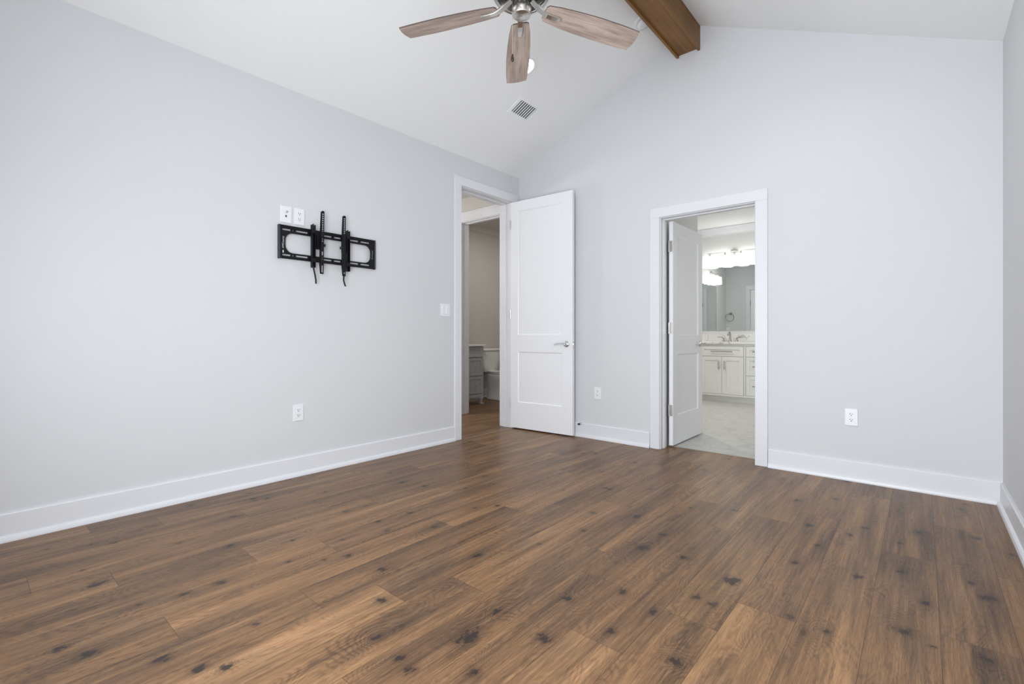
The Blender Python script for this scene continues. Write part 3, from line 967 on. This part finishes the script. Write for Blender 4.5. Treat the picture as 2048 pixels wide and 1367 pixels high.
# ------------------------------------------------------------------ ridge beam (boxed: two side boards, recessed bottom board)
bxL, bxR = -1.600, -1.402
bz = 3.380
t = thing('ceiling_beam', 'brown stained boxed timber beam running along the ceiling ridge', 'beam', (XM, 1.8, bz))
for (a, b) in ((bxL, bxL + 0.020), (bxR - 0.020, bxR)):
    mb = MB(); mb.prism([(a, bz), (b, bz), (b, roof(b) - 0.0), (a, roof(a) - 0.0)], 'y', YF, YB); mb.bevel_all(0.0015)
    mb.build('side_board', M['beam'], t)
mb = MB(); mb.box(bxL + 0.020, YF, bz + 0.020, bxR - 0.020, YB, bz + 0.040)
mb.build('bottom_board', M['beam'], t)

# ------------------------------------------------------------------ ceiling fan
FX, FY, ZB = -1.509, 1.817, 2.618
t = thing('ceiling_fan', 'brushed nickel ceiling fan with five weathered wood blades under the ridge beam', 'ceiling fan', (FX, FY, 2.59))
T0 = Matrix.Translation((FX, FY, 0))
mb = MB(); mb.lathe([(0, 3.398), (0.065, 3.398), (0.065, 3.385), (0.05, 3.34), (0.02, 3.325), (0.0, 3.325)], T0)
mb.build('canopy', M['nickel'], t)
mb = MB(); mb.cyl((FX, FY, 2.84), (FX, FY, 3.34), 0.0125, seg=20); mb.build('downrod', M['nickel'], t)
mb = MB()
mb.lathe([(0, 2.87), (0.03, 2.868), (0.05, 2.85), (0.10, 2.835), (0.135, 2.81), (0.150, 2.775), (0.151, 2.72), (0.146, 2.695), (0.138, 2.684), (0.128, 2.684), (0.124, 2.692), (0.124, 2.74), (0.0, 2.74)], T0, 48)
mb.build('motor_housing', M['nickel'], t)
mb = MB()
mb.lathe([(0, 2.738), (0.105, 2.738), (0.105, 2.712), (0.098, 2.706), (0.060, 2.702), (0.052, 2.690), (0.050, 2.672), (0.0, 2.672)], T0, 40)
mb.build('flywheel', M['darkmetal'], t)
mb = MB()
mb.lathe([(0, 2.704), (0.036, 2.704), (0.0365, 2.640), (0.040, 2.632), (0.0475, 2.628), (0.0495, 2.622), (0.0490, 2.606), (0.0465, 2.596), (0.0445, 2.591), (0.0435, 2.590), (0.0, 2.590)], T0, 40)
hub = mb.build('switch_housing', M['nickel'], t)
mb = MB(); mb.cyl((FX, FY, 2.589), (FX, FY, 2.5905), 0.0025, seg=10); mb.build('screw', M['darkmetal'], hub)

def blade_mesh():
    mb = MB()
    # outline (radius, half width)
    L0 = [(0.124, 0.034), (0.134, 0.047), (0.20, 0.057), (0.30, 0.065), (0.42, 0.0695), (0.52, 0.0690), (0.60, 0.0660), (0.648, 0.0625)]
    side = L0
    # gently convex tip
    up = [(r, w) for r, w in side]
    dn = [(r, -w) for r, w in reversed(side)]
    tip = [(0.655, 0.030), (0.657, 0.0), (0.655, -0.030)]
    poly = up + tip + dn
    top = [mb.bm.verts.new((x, y, 0.003)) for x, y in poly]
    bot = [mb.bm.verts.new((x, y, -0.003)) for x, y in poly]
    f = mb.bm.faces.new(top); f2 = mb.bm.faces.new(bot[::-1])
    fs = [f, f2]
    n = len(poly)
    for i in range(n):
        q = mb.bm.faces.new((top[i], bot[i], bot[(i + 1) % n], top[(i + 1) % n])); q.material_index = 1; fs.append(q)
    bmesh.ops.recalc_face_normals(mb.bm, faces=fs)
    mtx = Matrix.Translation((0, 0, 0.0232)) @ Matrix.Rotation(R(2.65), 4, 'Y') @ Matrix.Rotation(R(-11), 4, 'X')
    bmesh.ops.transform(mb.bm, matrix=mtx, verts=mb.bm.verts)
    return mb
def arm_mesh():
    mb = MB()
    pts = [(0.040, 0, 0.070), (0.052, 0, 0.064), (0.064, 0, 0.054), (0.078, 0, 0.043), (0.094, 0, 0.031), (0.112, 0, 0.020), (0.138, 0, 0.0085), (0.165, 0, 0.0055), (0.195, 0, 0.0043), (0.214, 0, 0.0055)]
    sz = [(0.032, 0.010), (0.032, 0.011), (0.032, 0.012), (0.032, 0.012), (0.031, 0.012), (0.030, 0.012), (0.028, 0.012), (0.026, 0.012), (0.023, 0.011), (0.019, 0.009)]
    mb.sweep(pts, sz, up=(0, 0, 1))
    mb.bevel_all(0.002, 2)
    bmesh.ops.transform(mb.bm, matrix=Matrix.Rotation(R(-8), 4, 'X'), verts=[v for v in mb.bm.verts if v.co.x > 0.13])
    return mb
blade0 = blade_mesh().build('blade', [M['blade'], M['blade_edge']], t, origin=(0, 0, 0))
arm0 = arm_mesh().build('blade_arm', M['nickel'], t, origin=(0, 0, 0))
for k in range(5):
    ang = R(132.56 - 72 * k)
    for src in (blade0, arm0):
        o = src if k == 0 else src.copy()
        if k: col.objects.link(o); o.parent = t
        o.location = (0, 0, ZB - 2.59)
        o.rotation_euler = (Matrix.Rotation(R(0.9), 4, (-math.sin(ALPHA), math.cos(ALPHA), 0)) @ Matrix.Rotation(ang, 4, 'Z')).to_euler()
# pull chain with a dark teardrop fob
rc = Vector((math.cos(ALPHA), math.sin(ALPHA), 0)); dc = Vector((-math.sin(ALPHA), math.cos(ALPHA), 0))
cp = Vector((FX, FY, 0)) - rc * 0.0455 - dc * 0.012
mb = MB()
mb.cyl((FX - rc.x * 0.030 , FY - rc.y * 0.030, 2.676), (cp.x, cp.y, 2.672), 0.0045, seg=10)
mb.cyl((cp.x, cp.y, 2.394), (cp.x, cp.y, 2.674), 0.0011, seg=6)
z = 2.396
while z < 2.67:
    bmesh.ops.create_icosphere(mb.bm, subdivisions=1, radius=0.0017, matrix=Matrix.Translation((cp.x, cp.y, z))); z += 0.0052
ch = mb.build('pull_chain', M['chain'], t)
mb = MB(); mb.lathe([(0, 2.396), (0.0028, 2.392), (0.0060, 2.380), (0.0078, 2.370), (0.0072, 2.361), (0.0040, 2.356), (0, 2.355)], Matrix.Translation((cp.x, cp.y, 0)), 16)
tag(mb.build('fob', M['fob'], ch), 'dark wooden teardrop pull')

# ------------------------------------------------------------------ things on the ceiling slopes
def slope_frame(x, y):
    """matrix whose -z points into the room at the left slope"""
    u = Vector((1, 0, SL)).normalized(); v = Vector((0, 1, 0)); n = u.cross(v)
    if n.z < 0: n = -n
    m = Matrix((u, v, u.cross(v))).transposed().to_4x4()
    return Matrix.Translation((x, y, roof(x))) @ m

for (cx_, cy_, lab) in ((-2.443, 2.994, 'lit white round recessed light in the ceiling behind the fan blade'), (-2.443, 0.70, 'added unseen recessed light in the left ceiling slope near the viewer'),
                       (-0.577, 2.994, 'added unseen recessed light in the right ceiling slope near the bathroom wall'), (-0.577, 0.70, 'added unseen recessed light in the right ceiling slope above the viewer')):  # only the first is seen; the rest are added for even light
    m4 = slope_frame(cx_, cy_)
    if cx_ > XM:
        m4 = Matrix.Translation((cx_, cy_, roof(cx_))) @ Matrix.Rotation(math.atan((ZR - HW) / (XR - XM)), 4, 'Y')
    t = thing('recessed_light', lab, 'ceiling light', m4.translation, group='recessed ceiling lights')
    mb = MB(); mb.lathe([(0.070, 0.0), (0.072, -0.004), (0.086, -0.003), (0.088, 0.0)], m4, 40); mb.build('trim_ring', M['ventgrey'], t)
    mb = MB(); mb.lathe([(0, -0.0035), (0.066, -0.0035), (0.0705, -0.001)], m4, 36); mb.build('lens', M['canlens'], t)
    lt = bpy.data.lights.new('recessed_lamp', 'SPOT'); lt.energy = P_CAN * (1.0 if cx_ < XM else 3.4); lt.spot_size = R(150); lt.spot_blend = 0.9; lt.shadow_soft_size = 0.06; lt.color = (1.0, 0.97, 0.93)  # added right pair turned up to brighten the right wall
    lo = bpy.data.objects.new('lamp', lt); col.objects.link(lo); lo.parent = t; lo.location = (0.01 if cx_ < XM else -0.01, 0, -0.03)
# ceiling register
vm = slope_frame(-2.7345, 3.329)
t = thing('air_vent', 'white slatted air register in the sloping ceiling', 'air vent', vm.translation)
mb = MB()
W, H = 0.096, 0.147
for (a, b, c, d) in ((-W, -H, W, -0.109), (-W, 0.109, W, H), (-W, -0.109, -0.068, 0.109), (0.068, -0.109, W, 0.109)):
    mb.box(a, b, -0.006, c, d, 0.0, 0.002)
bmesh.ops.transform(mb.bm, matrix=vm, verts=mb.bm.verts)
mb.build('register_frame', M['ventgrey'], t)
mb = MB(); mb.box(-0.07, -0.111, -0.0008, 0.07, 0.111, -0.0002); bmesh.ops.transform(mb.bm, matrix=vm, verts=mb.bm.verts)
mb.build('duct_opening', M['duct'], t)
for i in range(8):
    yy = -0.0945 + i * 0.0270
    mb = MB()
    mb.box(-0.068, -0.0085, -0.0009, 0.068, 0.0085, 0.0009)
    bmesh.ops.transform(mb.bm, matrix=vm @ Matrix.Translation((0, yy, -0.0055)) @ Matrix.Rotation(R(12), 4, 'X'), verts=mb.bm.verts)
    mb.build('louvre', M['ventgrey'], t)
# smoke alarm
sm = slope_frame(-1.715, 3.590)
t = thing('smoke_alarm', 'white round smoke alarm on the ceiling beside the beam', 'smoke alarm', sm.translation)
mb = MB(); mb.lathe([(0, -0.014), (0.066, -0.014), (0.070, -0.010), (0.070, 0.0)], sm, 40); mb.build('base', M['plastic'], t)
mb = MB(); mb.lathe([(0, -0.040), (0.030, -0.039), (0.046, -0.034), (0.052, -0.024), (0.052, -0.020), (0.048, -0.018), (0.048, -0.014)], sm, 40); mb.build('cover', M['plastic'], t)
mb = MB(); mb.lathe([(0.049, -0.0215), (0.0526, -0.0215), (0.0526, -0.0195), (0.049, -0.0195)], sm, 40); tag(mb.build('vent_gap', M['slot'], t), 'dark vent gap')

# ================================================================== hall and toilet room beyond the entry
HX0, PX0 = -6.0, -5.40
HYB = 4.15
mb = MB()
mb.box(HX0, HYB, 0, -4.458, HYB + 0.12, HW); mb.box(-4.458, HYB, 2.448, -3.612, HYB + 0.12, HW); mb.box(-3.612, HYB, 0, XL - TL, HYB + 0.12, HW)
struct(mb, 'wall_hall', M['hallwall'], 'dim grey hall wall with the toilet room doorway', 'wall')
mb = MB(); mb.box(HX0 - 0.1, 2.0, 0, HX0, HYB, HW); mb.box(HX0, 1.9, 0, XL - TL, 2.0, HW)
struct(mb, 'wall_hall_far', M['hallwall'], 'dim grey end wall of the hall', 'wall')
mb = MB(); mb.box(HX0, 2.0, HW, XL - TL, HYB + 0.12, HW + 0.1); mb.box(HX0, HYB + 0.12, HW, -3.58, 6.3, HW + 0.1)
struct(mb, 'ceiling_hall', M['hallwall'], 'flat ceiling of the hall and toilet room', 'ceiling')
mb = MB(); mb.box(PX0 - 0.1, HYB + 0.12, 0, PX0, 6.3, HW); mb.box(PX0, 6.2, 0, -3.58, 6.3, HW); mb.box(-3.605, HYB + 0.12, 0, -3.58, 6.2, HW)
struct(mb, 'wall_toilet_room', M['hallwall'], 'dim grey wall behind the toilet', 'wall')
mb = MB(); mb.prism([(PX0, 2.66), (PX0 + 0.012, 2.66), (PX0 + 0.05, HW), (PX0, HW)], 'y', HYB + 0.12, 6.2)
struct(mb, 'trim_5', M['hallwall'], 'plain crown moulding at the top of the toilet room wall', 'crown moulding')
baseboard('baseboard_toilet', (PX0, HYB + 0.14, 0), (PX0, 6.2, 0), (1, 0, 0), 'white baseboard behind the toilet')
surround('trim_4', 0.81, 2.43, 0.12, (-4.440, HYB, 0), 0, 'white casing round the toilet room doorway in the hall', cw=0.085, ch=0.125, stop=0.35, strike=(0.055, 0.93))

# grey vanity: carcass with bead-board drawer stack
VX, VY0, VY1 = -4.89, 4.36, 5.010
t = thing('bathroom_vanity', 'grey bathroom vanity with bead-board drawers in the dim toilet room', 'vanity', (-5.14, 4.69, 0))
mb = MB()
mb.box(PX0 + 0.002, VY0, 0.075, VX - 0.020, VY1, 0.845)
for yy in (VY0, VY1 - 0.045):
    mb.box(VX - 0.065, yy, 0.0, VX - 0.018, yy + 0.045, 0.08, 0.002); mb.box(PX0 + 0.01, yy, 0.0, PX0 + 0.055, yy + 0.045, 0.08, 0.002)
mb.prism([(VY0, 0.075), (VY0 + 0.05, 0.075), (VY0 + 0.09, 0.10), (VY1 - 0.09, 0.10), (VY1 - 0.05, 0.075), (VY1, 0.075), (VY1, 0.150), (VY0, 0.150)], 'x', VX - 0.020, VX - 0.002)
mb.box(VX - 0.02, VY1 - 0.022, 0.15, VX - 0.002, VY1, 0.845)
mb.box(VX - 0.07, VY1 - 0.05, 0.0, VX + 0.008, VY1 + 0.012, 0.014, 0.003)
mb.build('carcass', M['cab_grey'], t)
for (a, b, kz) in ((0.690, 0.838, None), (0.420, 0.672, 0.546), (0.158, 0.402, 0.280)):
    mb = MB()
    ya, yb2 = 4.706, VY1 - 0.024
    f = 0.032
    mb.box(VX - 0.018, ya, a, VX, ya + f, b, 0.002); mb.box(VX - 0.018, yb2 - f, a, VX, yb2, b, 0.002)
    mb.box(VX - 0.018, ya + f, a, VX, yb2 - f, a + f, 0.002); mb.box(VX - 0.018, ya + f, b - f, VX, yb2 - f, b, 0.002)
    w = (yb2 - ya - 2 * f) / 6
    for i in range(6):
        mb.box(VX - 0.018, ya + f + i * w + 0.0015, a + f, VX - 0.007, ya + f + (i + 1) * w - 0.0015, b - f, 0.0012)
    mb.box(VX - 0.018, ya + f, a + f, VX - 0.010, yb2 - f, b - f)
    dr = mb.build('drawer', M['cab_grey'], t)
    if kz:
        mb = MB(); mb.lathe([(0, 0.026), (0.009, 0.025), (0.013, 0.020), (0.011, 0.014), (0.005, 0.010), (0.005, 0.0)], Matrix.Translation((VX - 0.006, 4.846, kz)) @ Matrix.Rotation(R(90), 4, 'Y'), 16)
        tag(mb.build('knob', M['chrome'], dr), 'round metal knob')
mb = MB(); mb.box(VX - 0.018, VY0 + 0.02, 0.158, VX, 4.690, 0.838, 0.002); mb.build('cabinet_door', M['cab_grey'], t)
mb = MB(); mb.box(PX0 + 0.003, VY0 - 0.01, 0.846, VX + 0.022, VY1 + 0.038, 0.872, 0.004)
o = mb.build('countertop_slab', M['counter_white']); tag(o, 'white countertop slab resting on the grey vanity', 'countertop')

# toilet
TX, TY = PX0, 5.510
t = thing('toilet', 'white two-piece toilet beside the grey vanity', 'toilet', (-5.05, TY, 0))
mb = MB()
def ring_section(pts_z):
    """stack of (z, cx, half length, half width, squareness) -> lofted solid"""
    rings = []
    for (z, cx, a, b, e) in pts_z:
        r = []
        for i in range(28):
            th = 2 * math.pi * i / 28
            c, s = math.cos(th), math.sin(th)
            r.append(mb.bm.verts.new((cx + a * math.copysign(abs(c) ** e, c), TY + b * math.copysign(abs(s) ** e, s), z)))
        rings.append(r)
    fs = [mb.bm.faces.new(rings[0][::-1]), mb.bm.faces.new(rings[-1])]
    for A, B in zip(rings, rings[1:]):
        for i in range(28):
            q = mb.bm.faces.new((A[i], A[(i + 1) % 28], B[(i + 1) % 28], B[i])); q.smooth = True; fs.append(q)
    bmesh.ops.recalc_face_normals(mb.bm, faces=fs)
ring_section([(0.0, -5.04, 0.235, 0.105, 0.7), (0.02, -5.04, 0.235, 0.105, 0.7), (0.035, -5.04, 0.215, 0.092, 0.75), (0.15, -5.06, 0.195, 0.085, 0.85), (0.23, -5.03, 0.225, 0.105, 0.9),
              (0.30, -4.98, 0.275, 0.145, 0.95), (0.36, -4.955, 0.295, 0.175, 1.0), (0.400, -4.95, 0.298, 0.182, 1.0), (0.408, -4.95, 0.292, 0.178, 1.0)])
mb.build('bowl', M['porcelain'], t)
mb = MB(); ring_section([(0.412, -4.94, 0.272, 0.180, 1.0), (0.424, -4.94, 0.278, 0.184, 1.0), (0.430, -4.94, 0.274, 0.180, 1.0)]); mb.build('seat', M['porcelain'], t)
mb = MB(); ring_section([(0.434, -4.945, 0.272, 0.180, 1.0), (0.446, -4.945, 0.276, 0.184, 1.0), (0.452, -4.945, 0.262, 0.170, 1.0)]); mb.build('seat_lid', M['porcelain'], t)
mb = MB(); ring_section([(0.425, -5.285, 0.082, 0.180, 0.35), (0.44, -5.285, 0.092, 0.192, 0.35), (0.745, -5.28, 0.098, 0.215, 0.35), (0.755, -5.28, 0.098, 0.215, 0.35)]); mb.build('tank', M['porcelain'], t)
mb = MB(); ring_section([(0.757, -5.278, 0.106, 0.226, 0.35), (0.785, -5.278, 0.108, 0.228, 0.35), (0.796, -5.278, 0.098, 0.218, 0.4)]); mb.build('tank_lid', M['porcelain'], t)
mb = MB(); mb.cyl((-5.184, TY - 0.16, 0.72), (-5.170, TY - 0.16, 0.72), 0.012, seg=14); mb.sweep([(-5.168, TY - 0.165, 0.72), (-5.162, TY - 0.13, 0.716), (-5.160, TY - 0.09, 0.708)], [(0.008, 0.014)] * 3, up=(0, 0, 1)); mb.build('flush_handle', M['porcelain'], t)
# unseen pendant added to brighten the hall
t = thing('hall_fill', 'added unseen pendant that brightens the hall', 'ceiling light', (-5.2, 3.1, 2.10))
mb = MB(); mb.lathe([(0, -0.06), (0.10, -0.05), (0.14, -0.02), (0.15, 0.02), (0, 0.02)], Matrix.Translation((-5.2, 3.1, 2.16)), 32); mb.build('glass_bowl', emis('hall_fill_glass', (1.0, 0.90, 0.78, 1), 5.0), t)
def disc_fill(t, d, w, c, off):
    lt = bpy.data.lights.new('disc_fill', 'AREA'); lt.shape = 'DISK'; lt.size = d; lt.energy = w; lt.color = c
    lo = bpy.data.objects.new('lamp', lt); col.objects.link(lo); lo.parent = t; lo.location = off
mb = MB(); mb.cyl((-5.2, 3.1, 2.17), (-5.2, 3.1, HW), 0.008, seg=12); mb.build('rod', M['nickel'], t)
lt = bpy.data.lights.new('hall_fill_lamp', 'POINT'); lt.energy = 46.0; lt.shadow_soft_size = 0.05; lt.color = (1.0, 0.985, 0.965)
lo = bpy.data.objects.new('lamp', lt); col.objects.link(lo); lo.parent = t; lo.location = (0, 0, -0.08)
t = thing('toilet_room_fill', 'added unseen ceiling disc that brightens the toilet room', 'ceiling light', (-4.25, 5.2, HW))  # unseen disc added to lift the dark toilet room
mb = MB(); mb.lathe([(0, -0.004), (0.075, -0.004), (0.085, 0.0)], Matrix.Translation((-4.25, 5.2, HW)), 32); mb.build('lens', emis('toilet_fill_lens', (1, 0.92, 0.83, 1), 6.0), t)
disc_fill(t, 0.16, 12.0, (1.0, 0.93, 0.86), (0, 0, -0.012))

# ================================================================== bathroom
BXL, BXR, BYB = -3.53, XR, 8.00
BH = 2.74
mb = MB()
mb.box(BXL - 0.05, YB + TB, 0, BXL, BYB, BH); mb.box(BXL - 0.05, BYB, 0, BXR + 0.1, BYB + 0.1, BH)
mb.box(BXR, YB + TB, 0, BXR + 0.1, 5.7, BH); mb.box(BXR, 6.7, 0, BXR + 0.1, BYB, BH)
mb.box(BXR, 5.7, 0, BXR + 0.1, 6.7, 1.0); mb.box(BXR, 5.7, 2.2, BXR + 0.1, 6.7, BH)
mb.box(-1.90, YB + TB, 0, -1.800, 5.08, BH)
struct(mb, 'wall_bathroom', M['bathwall'], 'light grey bathroom walls round the vanity', 'wall')
window('window_3', -0.5, 0.5, 1.0, 2.2, (BXR, 6.2, 0), R(-90), 'added unseen window that brightens the bathroom')  # window put in to go with the added bathroom lamp
mb = MB(); mb.box(BXL - 0.05, YB + TB, BH, BXR + 0.1, BYB + 0.1, BH + 0.1)
struct(mb, 'ceiling_bathroom', M['ceil'], 'flat white ceiling of the bathroom', 'ceiling')
mb = MB(); mb.prism([(BYB, 2.615), (BYB - 0.012, 2.615), (BYB - 0.016, 2.635), (BYB - 0.075, 2.715), (BYB - 0.090, 2.722), (BYB - 0.090, BH), (BYB, BH)], 'x', BXL, BXR)
struct(mb, 'trim_6', M['trim'], 'white crown moulding above the vanity mirror', 'crown moulding')

# vanity cabinet
FYV = 7.46
def shaker(mb, x0, z0, x1, z1, fr=0.055):
    mb.box(x0, FYV, z0, x0 + fr, FYV + 0.020, z1, 0.0015); mb.box(x1 - fr, FYV, z0, x1, FYV + 0.020, z1, 0.0015)
    mb.box(x0 + fr, FYV, z0, x1 - fr, FYV + 0.020, z0 + fr, 0.0015); mb.box(x0 + fr, FYV, z1 - fr, x1 - fr, FYV + 0.020, z1, 0.0015)
    mb.box(x0 + fr - 0.002, FYV + 0.009, z0 + fr - 0.002, x1 - fr + 0.002, FYV + 0.020, z1 - fr + 0.002)
def pull(parent, p0, p1):
    p0, p1 = Vector(p0), Vector(p1)
    d = (p1 - p0).normalized()
    mb = MB(); mb.cyl(p0, p1, 0.006, seg=12)
    for q in (p0 + d * 0.022, p1 - d * 0.022):
        mb.cyl(q, (q.x, FYV + 0.001, q.z), 0.0045, seg=10)
    tag(mb.build('bar_pull', M['pull'], parent), 'dark nickel bar pull')
t = thing('vanity_cabinet', 'white shaker vanity cabinet with bar pulls in the bathroom', 'vanity', (-2.15, 7.75, 0))
mb = MB()
mb.box(-2.86, FYV + 0.020, 0.098, -1.50, BYB - 0.002, 0.876)
mb.box(-2.86, FYV + 0.001, 0.098, -2.60, FYV + 0.020, 0.876); mb.box(-1.972, FYV + 0.001, 0.098, -1.952, FYV + 0.020, 0.876)
mb.box(-1.54, FYV + 0.001, 0.098, -1.50, FYV + 0.020, 0.876)
mb.box(-2.60, FYV + 0.003, 0.845, -1.54, FYV + 0.020, 0.876); mb.box(-2.60, FYV + 0.003, 0.098, -1.54, FYV + 0.020, 0.122)
mb.build('carcass', M['cab_white'], t)
mb = MB(); mb.box(-2.86, 7.530, 0.0, -1.50, 7.545, 0.098); mb.build('toe_kick', M['cab_white'], t)
mb = MB(); shaker(mb, -2.592, 0.693, -1.979, 0.840, 0.050); d0 = mb.build('drawer', M['cab_white'], t); pull(d0, (-2.435, FYV - 0.028, 0.763), (-2.130, FYV - 0.028, 0.763))
for (a, b, hx) in ((-2.592, -2.2865, -2.326), (-2.2825, -1.979, -2.243)):
    mb = MB(); shaker(mb, a, 0.126, b, 0.686, 0.060); d1 = mb.build('cabinet_door', M['cab_white'], t); pull(d1, (hx, FYV - 0.028, 0.495), (hx, FYV - 0.028, 0.625))
for (a, b) in ((0.693, 0.840), (0.418, 0.686), (0.126, 0.411)):
    mb = MB(); shaker(mb, -1.945, a, -1.548, b, 0.050); d2 = mb.build('drawer', M['cab_white'], t)
    zc = (a + b) / 2; pull(d2, (-1.855, FYV - 0.028, zc), (-1.640, FYV - 0.028, zc))
t = thing('vanity_countertop', 'white veined stone countertop lying on the white vanity', 'countertop', (-2.1, 7.72, 0.876))
mb = MB(); mb.box(-2.88, 7.435, 0.876, -1.47, BYB - 0.001, 0.910, 0.003); mb.build('slab', M['marble'], t)
mb = MB(); mb.box(-2.88, BYB - 0.021, 0.9105, -1.47, BYB - 0.001, 1.016, 0.002); tag(mb.build('backsplash', M['marble']), 'low veined stone backsplash strip under the vanity mirror', 'backsplash')
# faucet
t = thing('faucet', 'brushed nickel two-handle faucet on the bathroom countertop', 'faucet', (-2.285, 7.88, 0.910))
fxc, fy = -2.285, 7.88
mb = MB()
mb.lathe([(0.026, 0.910), (0.026, 0.918), (0.018, 0.926), (0.014, 0.96), (0.012, 0.98)], Matrix.Translation((fxc, fy, 0)), 20)
mb.sweep([(fxc, fy, 0.96), (fxc, fy, 1.00), (fxc, fy - 0.008, 1.035), (fxc, fy - 0.035, 1.055), (fxc, fy - 0.07, 1.052), (fxc, fy - 0.10, 1.030), (fxc, fy - 0.11, 1.005)], 0.012, 12, up=(1, 0, 0))
mb.build('spout', M['faucet'], t)
for s in (-1, 1):
    mb = MB()
    hx = fxc + s * 0.098
    mb.lathe([(0.026, 0.910), (0.026, 0.916), (0.017, 0.925), (0.012, 0.950), (0.012, 0.962), (0, 0.966)], Matrix.Translation((hx, fy, 0)), 18)
    mb.sweep([(hx - s * 0.01, fy, 0.952), (hx + s * 0.02, fy - 0.003, 0.974), (hx + s * 0.055, fy - 0.006, 0.982), (hx + s * 0.092, fy - 0.008, 0.976)], [(0.020, 0.014), (0.016, 0.011), (0.013, 0.009), (0.012, 0.008)], up=(0, 0, 1))
    mb.build('handle', M['faucet'], t)
# mirrors
mb = MB(); mb.box(-2.88, BYB - 0.008, 1.078, -1.45, BYB - 0.001, 2.105, 0.002)
tag(mb.build('vanity_mirror', M['mirror']), 'wide frameless mirror above the white vanity', 'mirror')
t = thing('side_mirror', 'mirror on the bathroom side wall, seen only as a reflection', 'mirror', (BXL, 5.4, 1.06))
mb = MB(); mb.box(BXL + 0.001, 4.88, 1.06, BXL + 0.008, 5.98, 2.105); mb.build('glass', M['mirror'], t)
mb = MB(); mb.box(BXL + 0.001, 4.865, 1.06, BXL + 0.012, 4.88, 2.12, 0.001); mb.box(BXL + 0.001, 4.88, 2.105, BXL + 0.012, 5.98, 2.12, 0.001); mb.build('frame', M['pull'], t)
# bar lights
def bar_light(name, loc, rz, n, label):
    t = thing(name, label, 'wall light', loc, rz, group='bathroom bar lights', local=True)
    L = 0.234 * n
    mb = MB(); mb.lathe([(0, 0.024), (0.045, 0.022), (0.058, 0.012), (0.060, 0.0), (0, 0)], Matrix.Rotation(R(90), 4, 'X'), 32); mb.build('wall_rose', M['nickel'], t)
    mb = MB(); mb.box(-L / 2 + 0.08, -0.087, -0.006, L / 2 - 0.08, -0.073, 0.006, 0.001); mb.box(-0.008, -0.08, -0.006, 0.008, -0.01, 0.006); mb.build('bar', M['pull'], t)
    for i in range(n):
        x = (i - (n - 1) / 2) * 0.234
        mb = MB(); mb.cyl((x, -0.08, -0.050), (x, -0.08, -0.004), 0.019, 0.014, 16); so = mb.build('lamp_holder', M['nickel'], t)
        mb = MB(); mb.lathe([(0.022, -0.044), (0.060, -0.056), (0.072, -0.075), (0.076, -0.215), (0.072, -0.215), (0.068, -0.078), (0.056, -0.061), (0.020, -0.050)], Matrix.Translation((x, -0.08, 0)), 28)
        mb.build('glass_shade', M['shade'], so)
    return t
bar_light('vanity_light', (-2.255, BYB - 0.002, 2.325), 0.0, 4, 'lit four-shade nickel bar light above the vanity mirror')
bar_light('vanity_light', (BXL + 0.002, 5.20, 2.36), R(90), 3, 'lit three-shade nickel bar light seen reflected in the vanity mirror')
# towel ring, outlet and a second door on the wall opposite the vanity, seen in the mirror
WY = YB + TB
t = thing('towel_ring', 'dark nickel towel ring reflected in the vanity mirror', 'towel ring', (-3.415, WY, 1.52))
mb = MB(); mb.cyl((-3.415, WY, 1.52), (-3.415, WY + 0.012, 1.52), 0.026, seg=20); mb.cyl((-3.415, WY + 0.01, 1.52), (-3.415, WY + 0.05, 1.52), 0.011, seg=14); mb.build('post', M['pull'], t)
mb = MB()
pts = [(-3.430 + 0.090 * math.sin(2 * math.pi * i / 36), WY + 0.045, 1.432 + 0.090 * math.cos(2 * math.pi * i / 36)) for i in range(37)]
mb.sweep(pts, 0.0050, 8, up=(0, 1, 0), caps=False); mb.build('ring', M['pull'], t)
outlet((-3.48, WY, 1.135), R(180), 'white duplex outlet reflected low in the vanity mirror')
t = thing('door_3', 'white door opposite the vanity, seen in the mirror', 'door', (-2.6, WY, 0), kind='structure')
mb = MB(); mb.box(-2.980, WY, 0.01, -2.240, WY + 0.012, 2.045, 0.002); mb.build('slab', M['door'], t)
for z in (0.3, 1.0, 1.75):
    mb = MB(); mb.cyl((-2.984, WY + 0.016, z - 0.05), (-2.984, WY + 0.016, z + 0.05), 0.007, seg=12); mb.build('hinge', M['pull'], t)
mb = MB(); mb.box(-3.085, WY, 0, -2.992, WY + 0.018, 2.055, 0.002); mb.box(-3.085, WY, 2.055, -2.130, WY + 0.018, 2.15, 0.002); mb.box(-2.225, WY, 0, -2.130, WY + 0.018, 2.055, 0.002)
struct(mb, 'trim_7', M['trim'], 'white casing of the door opposite the vanity', 'door frame')
# unseen ceiling lamp added to brighten the bathroom
t = thing('bathroom_fill', 'added unseen ceiling disc that brightens the bathroom', 'ceiling light', (-2.75, 6.1, BH))
mb = MB(); mb.lathe([(0, -0.004), (0.075, -0.004), (0.085, 0.0)], Matrix.Translation((-2.75, 6.1, BH)), 32); mb.build('lens', emis('bathroom_fill_lens', (1, 0.97, 0.93, 1), 8.0), t)
lt = bpy.data.lights.new('bathroom_fill_lamp', 'AREA'); lt.shape = 'DISK'; lt.size = 0.16; lt.energy = P_BATH_FILL; lt.color = (1.0, 0.96, 0.91)
lo = bpy.data.objects.new('lamp', lt); col.objects.link(lo); lo.parent = t; lo.location = (0, 0, -0.012)
